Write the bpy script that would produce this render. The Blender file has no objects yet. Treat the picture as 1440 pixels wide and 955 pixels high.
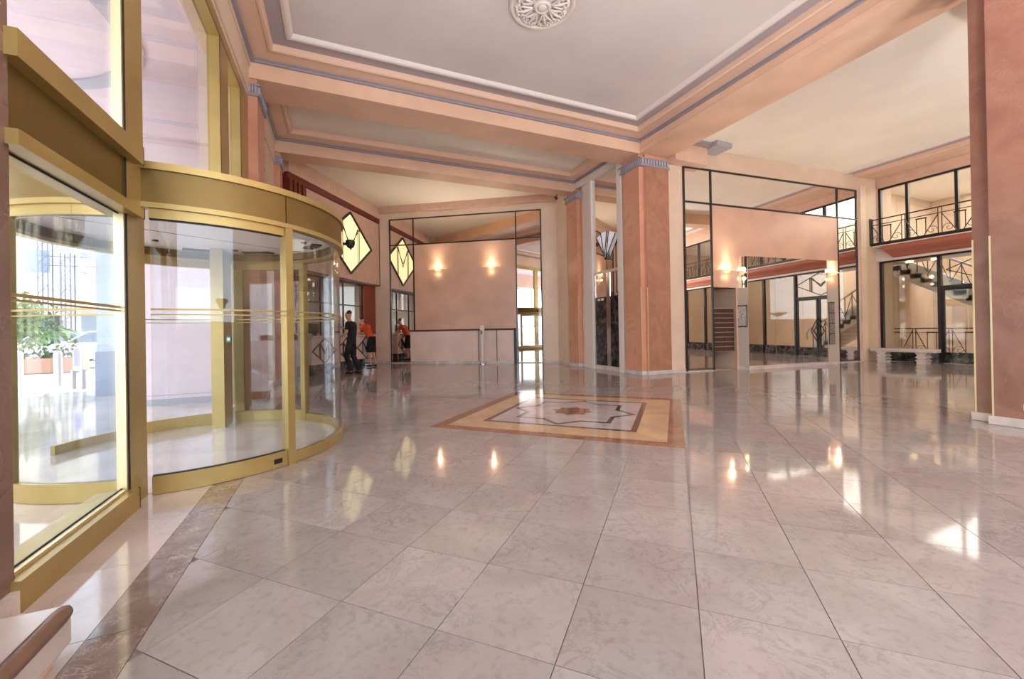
import bpy, bmesh, math, random
from mathutils import Vector, Matrix
random.seed(7)
R = math.radians
SC = bpy.context.scene
COL = SC.collection

# ------------------------------------------------------------------ camera
cam_d = bpy.data.cameras.new('camera'); cam = bpy.data.objects.new('camera', cam_d); COL.objects.link(cam)
cam_d.sensor_width = 36; cam_d.lens = 573.1 / 1440 * 36; cam_d.shift_y = -15.8 / 1440
cam_d.clip_start = .05; cam_d.clip_end = 400
cam.matrix_world = (Matrix.Translation((0, 0, 1.2)) @ Matrix.Rotation(R(-23.26), 4, 'Z')
                    @ Matrix.Rotation(R(90.196), 4, 'X') @ Matrix.Rotation(R(-.99), 4, 'Z'))
SC.camera = cam
# ------------------------------------------------------------------ world, sun, exposure
SC.view_settings.view_transform = 'Standard'; SC.view_settings.look = 'None'
SC.view_settings.gamma = 1; SC.view_settings.exposure = 0.04
w = bpy.data.worlds.new('sky'); SC.world = w; w.use_nodes = True
nt = w.node_tree; bg = nt.nodes['Background']
bg.inputs[0].default_value = (.86, .92, 1, 1); bg.inputs[1].default_value = 7.0
sd = bpy.data.lights.new('sun', 'SUN'); sd.energy = 4.5; sd.angle = R(2); sd.color = (1, .95, .88)
sun = bpy.data.objects.new('sun', sd); COL.objects.link(sun); sun.rotation_euler = (R(38), 0, R(120))

def area(name, loc, rot, sx, sy, power=0, color=(1, 1, 1), portal=False):
    d = bpy.data.lights.new(name, 'AREA'); d.shape = 'RECTANGLE'; d.size = sx; d.size_y = sy
    d.energy = power; d.color = color
    if portal: d.cycles.is_portal = True
    o = bpy.data.objects.new(name, d); COL.objects.link(o); o.location = loc; o.rotation_euler = rot
    return o
# portals at the glazed openings of the facade and of the added rear opening
area('portal', (-1.75, 5.3, 2.6), (0, R(-90), 0), 5.2, 5.6, portal=True)
area('portal', (-1.75, -1.7, 2.6), (0, R(-90), 0), 5.2, 5.6, portal=True)
area('portal', (3, -6.2, 2.7), (R(90), 0, 0), 7.5, 5.2, portal=True)
# lamps added behind the camera and in the stair hall, and the office luminaire
FILL_UPLIGHTS = ((2.2, -1.6), (5.6, -1.2), (10.3, -2.4), (13.4, -2.8))        # unseen lamps added behind the camera to brighten the ceiling
for ux, uy in FILL_UPLIGHTS: area('ceiling_fill_lamp', (ux, uy, 1.93), (R(180), 0, 0), .7, .7, 310, (1, .965, .94))
area('stair_hall_fill', (19.6, 4, 5.9), (0, 0, 0), 4, 6, 480, (1, .97, .92))  # lamp added below a closed ceiling to brighten the far side
area('desk_office_luminaire', (-2.2, 15.6, 3.2), (0, 0, 0), 2.2, 2.2, 190, (1, .95, .88))

# ------------------------------------------------------------------ materials
def lin(c):
    return tuple(((x / 255) / 12.92 if x / 255 <= .04045 else ((x / 255 + .055) / 1.055) ** 2.4) for x in c) + (1,)
MATS = {}
def mat(name, rgb, rough=.5, metal=0, emit=0, spec=.5, noise=0, nscale=4, bump=0, bscale=60, coat=0, rgb2=None):
    if name in MATS: return MATS[name]
    m = bpy.data.materials.new(name); m.use_nodes = True; MATS[name] = m
    n = m.node_tree.nodes; l = m.node_tree.links; b = n['Principled BSDF']
    b.inputs['Base Color'].default_value = lin(rgb); b.inputs['Roughness'].default_value = rough
    b.inputs['Metallic'].default_value = metal; b.inputs['Specular IOR Level'].default_value = spec
    if coat: b.inputs['Coat Weight'].default_value = coat; b.inputs['Coat Roughness'].default_value = .08
    if emit:
        b.inputs['Emission Color'].default_value = lin(rgb); b.inputs['Emission Strength'].default_value = emit
    if noise or bump or rgb2:
        tc = n.new('ShaderNodeTexCoord')
    if noise or rgb2:
        nz = n.new('ShaderNodeTexNoise'); nz.inputs['Scale'].default_value = nscale; nz.inputs['Detail'].default_value = 6
        l.new(tc.outputs['Object'], nz.inputs['Vector'])
        mx = n.new('ShaderNodeMix'); mx.data_type = 'RGBA'
        c2 = rgb2 or tuple(max(0, x * (1 - noise)) for x in rgb)
        mx.inputs[6].default_value = lin(rgb); mx.inputs[7].default_value = lin(c2)
        cr = n.new('ShaderNodeValToRGB'); cr.color_ramp.elements[0].position = .38; cr.color_ramp.elements[1].position = .66
        l.new(nz.outputs['Fac'], cr.inputs[0]); l.new(cr.outputs[0], mx.inputs[0]); l.new(mx.outputs[2], b.inputs['Base Color'])
    if bump:
        nb = n.new('ShaderNodeTexNoise'); nb.inputs['Scale'].default_value = bscale; nb.inputs['Detail'].default_value = 4
        l.new(tc.outputs['Object'], nb.inputs['Vector'])
        bp = n.new('ShaderNodeBump'); bp.inputs['Strength'].default_value = bump; bp.inputs['Distance'].default_value = .01
        l.new(nb.outputs['Fac'], bp.inputs['Height']); l.new(bp.outputs[0], b.inputs['Normal'])
    return m

def marble(name, base, vein, rough=.08, scale=1.6, vary=.12, veinamt=.6, tint=None, spec=.6, cracks=False, grain=0):
    """polished stone: soft clouds + thin veins, each slab (mesh island / object) shifted and toned on its own"""
    if name in MATS: return MATS[name]
    m = bpy.data.materials.new(name); m.use_nodes = True; MATS[name] = m
    n = m.node_tree.nodes; l = m.node_tree.links; b = n['Principled BSDF']
    b.inputs['Specular IOR Level'].default_value = spec
    geo = n.new('ShaderNodeNewGeometry'); oi = n.new('ShaderNodeObjectInfo'); tc = n.new('ShaderNodeTexCoord')
    ad = n.new('ShaderNodeMath'); ad.operation = 'ADD'
    l.new(geo.outputs['Random Per Island'], ad.inputs[0]); l.new(oi.outputs['Random'], ad.inputs[1])
    wn = n.new('ShaderNodeTexWhiteNoise'); wn.noise_dimensions = '1D'; l.new(ad.outputs[0], wn.inputs['W'])
    sc_ = n.new('ShaderNodeVectorMath'); sc_.operation = 'SCALE'; sc_.inputs['Scale'].default_value = 40
    l.new(wn.outputs['Color'], sc_.inputs[0])
    rot = n.new('ShaderNodeVectorRotate'); rot.rotation_type = 'Z_AXIS'
    an = n.new('ShaderNodeMath'); an.operation = 'MULTIPLY'; an.inputs[1].default_value = 6.3
    l.new(wn.outputs['Value'], an.inputs[0]); l.new(an.outputs[0], rot.inputs['Angle']); l.new(tc.outputs['Object'], rot.inputs['Vector'])
    va = n.new('ShaderNodeVectorMath'); l.new(rot.outputs[0], va.inputs[0]); l.new(sc_.outputs[0], va.inputs[1])
    n1 = n.new('ShaderNodeTexNoise'); n1.inputs['Scale'].default_value = scale; n1.inputs['Detail'].default_value = 7
    n1.inputs['Distortion'].default_value = .8; l.new(va.outputs[0], n1.inputs['Vector'])
    n2 = n.new('ShaderNodeTexNoise'); n2.inputs['Scale'].default_value = scale * 2.2; n2.inputs['Detail'].default_value = 5
    n2.inputs['Distortion'].default_value = .9 if grain else 2.2; n2.inputs['Roughness'].default_value = .62; l.new(va.outputs[0], n2.inputs['Vector'])
    # vein = thin band around 0.5
    s1 = n.new('ShaderNodeMath'); s1.operation = 'SUBTRACT'; s1.inputs[1].default_value = .5; l.new(n2.outputs['Fac'], s1.inputs[0])
    s2 = n.new('ShaderNodeMath'); s2.operation = 'ABSOLUTE'; l.new(s1.outputs[0], s2.inputs[0])
    cr = n.new('ShaderNodeValToRGB'); cr.color_ramp.elements[0].position = 0; cr.color_ramp.elements[0].color = (1, 1, 1, 1)
    cr.color_ramp.elements[1].position = .028 if not cracks else .012; cr.color_ramp.elements[1].color = (0, 0, 0, 1)
    l.new(s2.outputs[0], cr.inputs[0])
    m3 = n.new('ShaderNodeTexNoise'); m3.inputs['Scale'].default_value = scale * .9; l.new(va.outputs[0], m3.inputs['Vector'])
    c3 = n.new('ShaderNodeValToRGB'); c3.color_ramp.elements[0].position = .42; c3.color_ramp.elements[1].position = .68
    l.new(m3.outputs['Fac'], c3.inputs[0])
    mul = n.new('ShaderNodeMath'); mul.operation = 'MULTIPLY'; l.new(cr.outputs[0], mul.inputs[0]); l.new(c3.outputs[0], mul.inputs[1])
    mu2 = n.new('ShaderNodeMath'); mu2.operation = 'MULTIPLY'; mu2.inputs[1].default_value = veinamt; l.new(mul.outputs[0], mu2.inputs[0])
    mx = n.new('ShaderNodeMix'); mx.data_type = 'RGBA'
    mx.inputs[6].default_value = lin(base)
    mx.inputs[7].default_value = lin(tint or tuple(x * .86 for x in base)); 
    c1 = n.new('ShaderNodeValToRGB'); c1.color_ramp.elements[0].position = .35; c1.color_ramp.elements[1].position = .7
    l.new(n1.outputs['Fac'], c1.inputs[0]); l.new(c1.outputs[0], mx.inputs[0])
    my = n.new('ShaderNodeMix'); my.data_type = 'RGBA'; l.new(mx.outputs[2], my.inputs[6]); my.inputs[7].default_value = lin(vein)
    l.new(mu2.outputs[0], my.inputs[0])
    last = my.outputs[2]
    if grain:
        g1 = n.new('ShaderNodeTexNoise'); g1.inputs['Scale'].default_value = 26; g1.inputs['Detail'].default_value = 5; l.new(va.outputs[0], g1.inputs['Vector'])
        g2 = n.new('ShaderNodeValToRGB'); g2.color_ramp.elements[0].position = .52; g2.color_ramp.elements[1].position = .72
        g2.color_ramp.elements[0].color = (0, 0, 0, 1); g2.color_ramp.elements[1].color = (.5, .5, .5, 1); l.new(g1.outputs['Fac'], g2.inputs[0])
        mz = n.new('ShaderNodeMix'); mz.data_type = 'RGBA'; l.new(g2.outputs[0], mz.inputs[0]); l.new(last, mz.inputs[6]); mz.inputs[7].default_value = lin(tuple(x * .8 for x in base)); last = mz.outputs[2]
    hs = n.new('ShaderNodeHueSaturation'); l.new(last, hs.inputs['Color'])
    mr = n.new('ShaderNodeMapRange'); mr.inputs['To Min'].default_value = 1 - vary; mr.inputs['To Max'].default_value = 1 + vary * .6
    l.new(wn.outputs['Value'], mr.inputs['Value']); l.new(mr.outputs[0], hs.inputs['Value'])
    l.new(hs.outputs[0], b.inputs['Base Color'])
    r3 = n.new('ShaderNodeMapRange'); r3.inputs['To Min'].default_value = rough * .7; r3.inputs['To Max'].default_value = rough * 1.5
    l.new(n1.outputs['Fac'], r3.inputs['Value']); l.new(r3.outputs[0], b.inputs['Roughness'])
    return m

def glassmat(name, tint=(245, 248, 250), refl=1.0):
    m = bpy.data.materials.new(name); m.use_nodes = True; MATS[name] = m
    n = m.node_tree.nodes; l = m.node_tree.links; n.remove(n['Principled BSDF'])
    tr = n.new('ShaderNodeBsdfTransparent'); tr.inputs[0].default_value = lin(tint)
    gl = n.new('ShaderNodeBsdfGlossy'); gl.inputs['Roughness'].default_value = 0.0
    lw = n.new('ShaderNodeLayerWeight'); lw.inputs['Blend'].default_value = .5      # facing = 1 - |cos|
    pw = n.new('ShaderNodeMath'); pw.operation = 'POWER'; pw.inputs[1].default_value = 5; l.new(lw.outputs['Facing'], pw.inputs[0])
    mu = n.new('ShaderNodeMath'); mu.operation = 'MULTIPLY_ADD'; mu.inputs[1].default_value = .9; mu.inputs[2].default_value = .035 * refl
    l.new(pw.outputs[0], mu.inputs[0])
    mx = n.new('ShaderNodeMixShader'); l.new(mu.outputs[0], mx.inputs[0]); l.new(tr.outputs[0], mx.inputs[1]); l.new(gl.outputs[0], mx.inputs[2])
    l.new(mx.outputs[0], n['Material Output'].inputs[0])
    return m

M_tile = marble('floor_marble', (170, 162, 160), (96, 88, 90), rough=.06, scale=2.6, vary=.09, veinamt=.36, tint=(156, 147, 145), spec=.95, grain=1)
M_tileb = marble('floor_border_marble', (214, 200, 192), (150, 140, 138), rough=.07, scale=1.4, vary=.05, veinamt=.4)
M_emp = marble('brown_marble', (150, 132, 122), (214, 200, 190), rough=.07, scale=6.5, vary=.14, veinamt=.8, tint=(112, 94, 86), grain=1)
M_red = marble('red_brown_marble', (152, 108, 86), (200, 165, 138), rough=.08, scale=2.4, vary=.12, veinamt=.5, tint=(126, 84, 64))
M_tan = marble('tan_marble', (206, 174, 140), (186, 150, 116), rough=.08, scale=2, vary=.06, veinamt=.3)
M_dkm = marble('dark_brown_marble', (96, 78, 76), (150, 130, 124), rough=.08, scale=4, vary=.1, veinamt=.5)
M_whm = marble('pale_grey_marble', (200, 188, 190), (150, 140, 144), rough=.08, scale=2, vary=.04, veinamt=.4)
M_blk = marble('black_marble', (16, 15, 16), (190, 190, 190), rough=.1, scale=7, vary=.1, veinamt=1, tint=(26, 25, 26))
M_colo = marble('orange_stucco_marble', (216, 160, 132), (232, 186, 156), rough=.28, scale=1.8, vary=.03, veinamt=.3, tint=(204, 144, 118), spec=.4)
M_colb = marble('brown_crackle_marble', (180, 130, 106), (214, 170, 144), rough=.3, scale=3.4, vary=.03, veinamt=.55, tint=(162, 112, 90), spec=.4, cracks=True)
M_coln = marble('polished_pink_stucco', (158, 114, 98), (188, 144, 126), rough=.22, scale=2.4, vary=.03, veinamt=.3, tint=(140, 96, 82), spec=.5)
M_pier_shade = marble('shaded_pier_marble', (132, 104, 92), (160, 130, 116), rough=.25, scale=2.4, vary=.03, veinamt=.3, tint=(112, 86, 76))  # backlit shade of the left pier put into its colour
M_plinth = marble('white_marble', (222, 212, 206), (170, 160, 158), rough=.15, scale=2.5, vary=.03, veinamt=.4)
M_cream = mat('cream_pink_plaster', (228, 204, 182), .55, noise=.05, nscale=1.2)
M_wcream = mat('reception_wall_plaster', (240, 216, 194), .5, noise=.05, nscale=1.2)
M_pink = mat('pink_satin_plaster', (226, 184, 160), .28, noise=.06, nscale=1.5)
M_lpink = mat('pale_pink_panel', (238, 212, 200), .3, noise=.05, nscale=1.5)
M_beam = mat('salmon_plaster', (232, 192, 164), .5, noise=.06, nscale=1.3, bump=.15, bscale=30)
M_ceil = mat('off_white_ceiling', (226, 217, 213), .6, noise=.04, nscale=.8)
M_ceil2 = mat('warm_white_ceiling', (244, 237, 227), .6, noise=.03, nscale=.8)
M_white = mat('white_plaster', (230, 219, 212), .5)
M_grey = mat('grey_cove_plaster', (176, 164, 168), .55)
M_peach = mat('peach_moulding', (234, 198, 174), .5)
M_blue = mat('blue_grey_moulding', (158, 150, 156), .45)
M_bluel = mat('light_blue_grey', (170, 170, 182), .45)
M_red_l = mat('dark_red_lacquer', (122, 42, 30), .35)
M_redw = mat('brick_red_plaster', (150, 66, 42), .4, noise=.08, nscale=1.4)
M_rose = mat('rose_plaster', (222, 186, 164), .5, noise=.05)
M_brass = mat('satin_brass', (182, 158, 98), .36, metal=.5, noise=.08, nscale=1.5)
M_brassd = mat('brass_panel', (130, 106, 58), .42, metal=.6, noise=.1, nscale=1.1)
M_brassl = mat('pale_brass', (224, 212, 170), .35, metal=.6)
M_gask = mat('black_gasket', (24, 22, 24), .6)
M_iron = mat('black_iron', (26, 24, 26), .4)
M_mframe = mat('dark_frame', (40, 34, 32), .35)
M_chrome = mat('chrome', (215, 215, 215), .12, metal=1)
M_silver = mat('brushed_silver', (196, 190, 186), .3, metal=.7)
M_mirror = mat('mirror_glass', (238, 232, 226), .004, metal=1)
M_glass = glassmat('clear_glass', refl=1.0)
M_glassr = glassmat('hall_glass', (240, 240, 236), 1.6)
M_lit = mat('lit_lamp_glass', (255, 226, 170), .4, emit=5)
M_litw = mat('backlit_yellow_glass', (250, 236, 176), .4, emit=.95)
M_fan = mat('white_lamp_glass', (232, 232, 240), .3, emit=.25)
M_green = mat('green_sticker', (20, 120, 90), .4)
M_wht = mat('white_enamel', (236, 234, 232), .3)
M_dark = mat('dark_void', (34, 28, 26), .6)
M_wood = mat('dark_wood', (84, 52, 36), .4, noise=.2, nscale=8)
M_woode = mat('brown_bullnose', (134, 102, 84), .35, noise=.15, nscale=6)
M_leaf = mat('leaf_green', (96, 128, 62), .6, noise=.35, nscale=3)
M_bark = mat('bark', (96, 78, 62), .8)
M_asph = mat('pale_paving', (214, 202, 200), .7, noise=.06, nscale=1)
M_bldg = mat('sunlit_cream_render', (240, 226, 196), .7)
M_bwin = mat('far_window_glass', (120, 130, 140), .2)
M_lav = mat('pale_lavender_plaster', (222, 208, 214), .6, noise=.03)
M_skin = mat('skin', (206, 150, 122), .5)
M_hair = mat('dark_hair', (42, 30, 24), .6)
M_orange = mat('orange_cotton', (222, 84, 40), .8, noise=.12, nscale=9)
M_black = mat('black_cotton', (22, 22, 26), .8, noise=.2, nscale=9)
M_carp = mat('white_car_paint', (232, 234, 236), .2, coat=.5)
M_tyre = mat('tyre_rubber', (30, 30, 30), .7)
M_gpier = mat('grey_cream_lacquer', (196, 184, 172), .3)
M_grout = mat('grey_grout', (128, 118, 114), .5)
M_alu = mat('aluminium_truss', (96, 104, 124), .5, metal=.2)

# ------------------------------------------------------------------ mesh helpers
class Fr:
    """local frame on a wall: u runs along the wall, d out of it into the room, z up"""
    def __init__(s, P, Q=None, u=None, flip=False):
        s.o = Vector((P[0], P[1], 0))
        v = Vector(u) if u else Vector((Q[0] - P[0], Q[1] - P[1]))
        v = Vector((v[0], v[1], 0)).normalized(); s.u = v
        n = Vector((v.y, -v.x, 0)); s.d = -n if flip else n
    def p(s, u, d, z): return s.o + s.u * u + s.d * d + Vector((0, 0, z))
F0 = Fr((0, 0), u=(1, 0), flip=True)        # u = X, d = Y

class MB:
    def __init__(s): s.v = []; s.f = []; s.smooth = False
    def add(s, vs, fs):
        k = len(s.v); s.v += [tuple(v) for v in vs]; s.f += [tuple(i + k for i in f) for f in fs]; return s
    def box(s, u0, u1, d0, d1, z0, z1, F=F0):
        vs = [F.p(u, d, z) for z in (z0, z1) for u, d in ((u0, d0), (u1, d0), (u1, d1), (u0, d1))]
        return s.add(vs, [(0, 3, 2, 1), (4, 5, 6, 7), (0, 1, 5, 4), (1, 2, 6, 5), (2, 3, 7, 6), (3, 0, 4, 7)])
    def prism(s, pts, d0, d1, F=F0):
        """polygon in the (u,z) plane, extruded along d"""
        n = len(pts)
        vs = [F.p(u, d0, z) for u, z in pts] + [F.p(u, d1, z) for u, z in pts]
        return s.add(vs, [tuple(range(n)), tuple(range(2 * n - 1, n - 1, -1))] + [(i, i + n, (i + 1) % n + n, (i + 1) % n) for i in range(n)])
    def slab(s, pts, z0, z1):
        """polygon in plan, extruded up"""
        n = len(pts)
        vs = [(x, y, z0) for x, y in pts] + [(x, y, z1) for x, y in pts]
        return s.add(vs, [tuple(range(n - 1, -1, -1)), tuple(range(n, 2 * n))] + [(i, (i + 1) % n, (i + 1) % n + n, i + n) for i in range(n)])
    def bar(s, a, b, w_=.02, h_=None):
        a = Vector(a); b = Vector(b); t = (b - a); L = t.length
        if L < 1e-6: return s
        t /= L; up = Vector((0, 0, 1)) if abs(t.z) < .9 else Vector((1, 0, 0))
        x = t.cross(up).normalized(); y = x.cross(t); h_ = h_ or w_
        vs = [q + x * sx * w_ / 2 + y * sy * h_ / 2 for q in (a, b) for sx, sy in ((-1, -1), (1, -1), (1, 1), (-1, 1))]
        return s.add(vs, [(0, 3, 2, 1), (4, 5, 6, 7), (0, 1, 5, 4), (1, 2, 6, 5), (2, 3, 7, 6), (3, 0, 4, 7)])
    def tube(s, pts, r, n=8, closed=False):
        pts = [Vector(p) for p in pts]; m = len(pts); rs = r if isinstance(r, (list, tuple)) else [r] * m
        k = len(s.v); prev = None
        for i, p in enumerate(pts):
            t = (pts[min(i + 1, m - 1)] - pts[max(i - 1, 0)]).normalized()
            up = Vector((0, 0, 1)) if abs(t.z) < .95 else Vector((1, 0, 0))
            x = t.cross(up).normalized(); y = x.cross(t)
            for j in range(n):
                a = 2 * math.pi * j / n; s.v.append(tuple(p + (x * math.cos(a) + y * math.sin(a)) * rs[i]))
        for i in range(m - 1):
            for j in range(n):
                s.f.append((k + i * n + j, k + i * n + (j + 1) % n, k + (i + 1) * n + (j + 1) % n, k + (i + 1) * n + j))
        s.f.append(tuple(k + j for j in range(n - 1, -1, -1))); s.f.append(tuple(k + (m - 1) * n + j for j in range(n)))
        return s
    def lathe(s, prof, c=(0, 0, 0), n=24, F=None):
        k = len(s.v); c = Vector(c)
        for r, z in prof:
            for j in range(n):
                a = 2 * math.pi * j / n; s.v.append(tuple(c + Vector((r * math.cos(a), r * math.sin(a), z))))
        for i in range(len(prof) - 1):
            for j in range(n):
                s.f.append((k + i * n + j, k + i * n + (j + 1) % n, k + (i + 1) * n + (j + 1) % n, k + (i + 1) * n + j))
        s.f.append(tuple(k + j for j in range(n - 1, -1, -1))); s.f.append(tuple(k + (len(prof) - 1) * n + j for j in range(n)))
        return s
    def arc(s, c, r0, r1, a0, a1, z0, z1, n=32):
        """curved wall between radii r0<r1, angles in degrees"""
        k = len(s.v)
        full = abs(a1 - a0) >= 359.9
        m = n if full else n + 1
        for i in range(m):
            a = R(a0 + (a1 - a0) * i / n); ca, sa = math.cos(a), math.sin(a)
            for r, z in ((r0, z0), (r1, z0), (r1, z1), (r0, z1)): s.v.append((c[0] + r * ca, c[1] + r * sa, z))
        for i in range(n):
            A = k + i * 4; B = k + ((i + 1) % m) * 4
            for j in range(4): s.f.append((A + j, B + j, B + (j + 1) % 4, A + (j + 1) % 4))
        if not full:
            s.f.append((k, k + 1, k + 2, k + 3)); e = k + (m - 1) * 4; s.f.append((e + 3, e + 2, e + 1, e))
        return s
    def ring(s, x0, x1, y0, y1, prof):
        """rectangular moulding: closed profile of (inset, z) swept around a rectangle"""
        k = len(s.v); n = len(prof)
        for i, z in prof:
            s.v += [(x0 + i, y0 + i, z), (x1 - i, y0 + i, z), (x1 - i, y1 - i, z), (x0 + i, y1 - i, z)]
        for a in range(n):
            b = (a + 1) % n
            for j in range(4):
                s.f.append((k + a * 4 + j, k + a * 4 + (j + 1) % 4, k + b * 4 + (j + 1) % 4, k + b * 4 + j))
        return s
    def obj(s, name, m, parent=None, smooth=False, bevel=0):
        me = bpy.data.meshes.new(name); me.from_pydata(s.v, [], s.f)
        bm = bmesh.new(); bm.from_mesh(me); bmesh.ops.recalc_face_normals(bm, faces=bm.faces); bm.to_mesh(me); bm.free()
        me.materials.append(m)
        if smooth or s.smooth:
            me.polygons.foreach_set('use_smooth', [True] * len(me.polygons))
            try: me.set_sharp_from_angle(angle=R(40))
            except Exception: pass
        o = bpy.data.objects.new(name, me); COL.objects.link(o)
        if parent is not None:
            o.parent = parent; o.matrix_parent_inverse = Matrix.Translation(-parent.location)
        if bevel:
            b = o.modifiers.new('bevel', 'BEVEL'); b.width = bevel; b.segments = 2; b.limit_method = 'ANGLE'
        return o

def tag(o, label, cat, group=None, kind=None):
    if label: o['label'] = label
    if cat: o['category'] = cat
    if group: o['group'] = group
    if kind: o['kind'] = kind
    return o
def thing(name, loc, label, cat, group=None):
    o = bpy.data.objects.new(name, None); COL.objects.link(o); o.location = loc; o.empty_display_size = .2
    bpy.context.view_layer.update() if False else None
    return tag(o, label, cat, group)
def struct(o, label=None, cat='structure'):
    o['kind'] = 'structure'
    if label: o['label'] = label
    o['category'] = cat
    return o

# ------------------------------------------------------------------ frames of the walls
FX = -1.33
FAC = Fr((FX, 0), u=(0, 1))                                    # facade, d into the room (+X)
CC = (1.382, 16.484); CA = (-1.33, 12.4)
OBL = Fr(CA, CC)                                               # desk wall, u from facade to corner
LOB = (Vector(CC) - Vector(CA)).length
REC = Fr((1.913, 16.13), (6.722, 12.925))                      # reception wall
COLX = Fr((7.02, 0), u=(0, 1), flip=True)                      # column line, d toward -X
WL = Fr((8.4, 8.05), (15.17, 7.55))                            # mirrored wall
GLX = 16.2
GL = Fr((GLX, 0), u=(0, 1), flip=True)                         # glazed wall, d toward -X

# ================================================================== FLOOR
c45 = math.sqrt(.5)
def T45(u, v): return (c45 * (u - v), c45 * (u + v))
floor = MB().box(-1.68, 22, -6.3, 17.2, -.15, -.008).obj('floor', M_grout)
struct(floor, 'polished pale pink-grey marble floor laid in diagonal square tiles')
def clip(poly, a, b, c):      # keep a*x+b*y>=c
    out = []
    for i in range(len(poly)):
        p, q = poly[i], poly[(i + 1) % len(poly)]
        fp, fq = a * p[0] + b * p[1] - c, a * q[0] + b * q[1] - c
        if fp >= 0: out.append(p)
        if (fp >= 0) != (fq >= 0):
            t = fp / (fp - fq); out.append((p[0] + (q[0] - p[0]) * t, p[1] + (q[1] - p[1]) * t))
    return out
def inside(x, y):
    if x < -1.0 or y < -5.9 or x > 16.4: return False
    if x > 7.4 and y > 8.3 - (x - 8.4) * .074: return False
    dx, dy = x - 1.913, y - 16.13                                  # reception wall
    if dx * .5546 + dy * .8321 > .25: return False
    dx, dy = x + 1.33, y - 12.4                                    # desk wall
    if dx * .833 - dy * .553 < -.2: return False
    return True
TS = .4925; U0 = 1.405; V0 = -.075; g = .0019
tiles = []
for i in range(-24, 30):
    for j in range(-26, 30):
        u0, v0 = U0 + i * TS, V0 + j * TS
        if 6 <= i < 12 and 0 <= j < 6: continue                    # the medallion
        cx, cy = T45(u0 + TS / 2, v0 + TS / 2)
        if not inside(cx, cy): continue
        poly = [T45(u0 + g, v0 + g), T45(u0 + TS - g, v0 + g), T45(u0 + TS - g, v0 + TS - g), T45(u0 + g, v0 + TS - g)]
        poly = clip(poly, 1, 0, -.728)
        if len(poly) < 3: continue
        z = cx * .395 + cy * .919; xr = cx * .919 - cy * .395
        vis = z > .9 and abs(xr / z) < 1.32
        tiles.append((0 if vis else 1, z, cx, cy, poly))
tiles.sort(key=lambda t: (t[0], t[1]))
rest = MB()
for k, (nv, z, cx, cy, poly) in enumerate(tiles):
    if k < 280: MB().slab(poly, -.008, random.uniform(-.0004, 0)).obj('floor_tile', M_tile, floor)
    else: rest.slab(poly, -.008, 0)
rs = rest.obj('far_floor_tiles', M_tile, floor); rs['kind'] = 'stuff'
y = -5.9; k = 0
while y < 11.9:                                                    # brown marble strip and pale border along the facade
    L = .62
    MB().slab([(-.93, y + g), (-.731, y + g), (-.731, y + L - g), (-.93, y + L - g)], -.008, 0).obj('border_strip_tile', M_emp, floor)
    if y + L < 11.6:
        MB().slab([(-1.33, y + g), (-.933, y + g), (-.933, y + L - g), (-1.33, y + L - g)], -.008, 0).obj('border_tile', M_tileb, floor)
    y += L
# medallion
struct(MB().box(16.25, 21.6, -6, 8.2, -.0075, .0).obj('floor_stair_hall', M_tileb), 'pale marble floor of the stair hall')
MU0, MU1, MV0, MV1 = U0 + 6 * TS, U0 + 12 * TS, V0, V0 + 6 * TS
mc = T45((MU0 + MU1) / 2, (MV0 + MV1) / 2)
med = thing('floor_medallion', (mc[0], mc[1], 0), 'square inlaid marble floor medallion with brown and tan borders around an eight-pointed star', 'floor inlay')
def framepieces(i0, i1, name, m, zt=.0006):
    a, b = i0, i1
    P = lambda i: [(MU0 + i, MV0 + i), (MU1 - i, MV0 + i), (MU1 - i, MV1 - i), (MU0 + i, MV1 - i)]
    A, B = P(a), P(b)
    for k in range(4):
        q = (k + 1) % 4
        MB().slab([T45(*A[k]), T45(*A[q]), T45(*B[q]), T45(*B[k])], -.008, zt).obj(name, m, med)
framepieces(.001, .165, 'brown_border', M_red)
framepieces(.166, .5, 'tan_border', M_tan)
framepieces(.501, .57, 'dark_border', M_dkm)
P = [(MU0 + .571, MV0 + .571), (MU1 - .571, MV0 + .571), (MU1 - .571, MV1 - .571), (MU0 + .571, MV1 - .571)]
MB().slab([T45(*p) for p in P], -.008, .0003).obj('pale_field', M_whm, med)
mu, mv = (MU0 + MU1) / 2, (MV0 + MV1) / 2
def starpts(Ro):
    ri = Ro * math.cos(R(45)) / math.cos(R(22.5))
    return [T45(mu + (Ro if k % 2 == 0 else ri) * math.cos(R(k * 22.5)), mv + (Ro if k % 2 == 0 else ri) * math.sin(R(k * 22.5))) for k in range(16)]
so, si = starpts(.9), starpts(.815)
sm = MB()
for k in range(16):
    q = (k + 1) % 16; sm.slab([so[k], so[q], si[q], si[k]], 0, .0012)
sm.obj('star_outline', M_dkm, med)
MB().slab(starpts(.30), 0, .0012).obj('small_star', M_red, med)
MB().slab(starpts(.12), 0, .0018).obj('star_centre', M_dkm, med)

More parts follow.
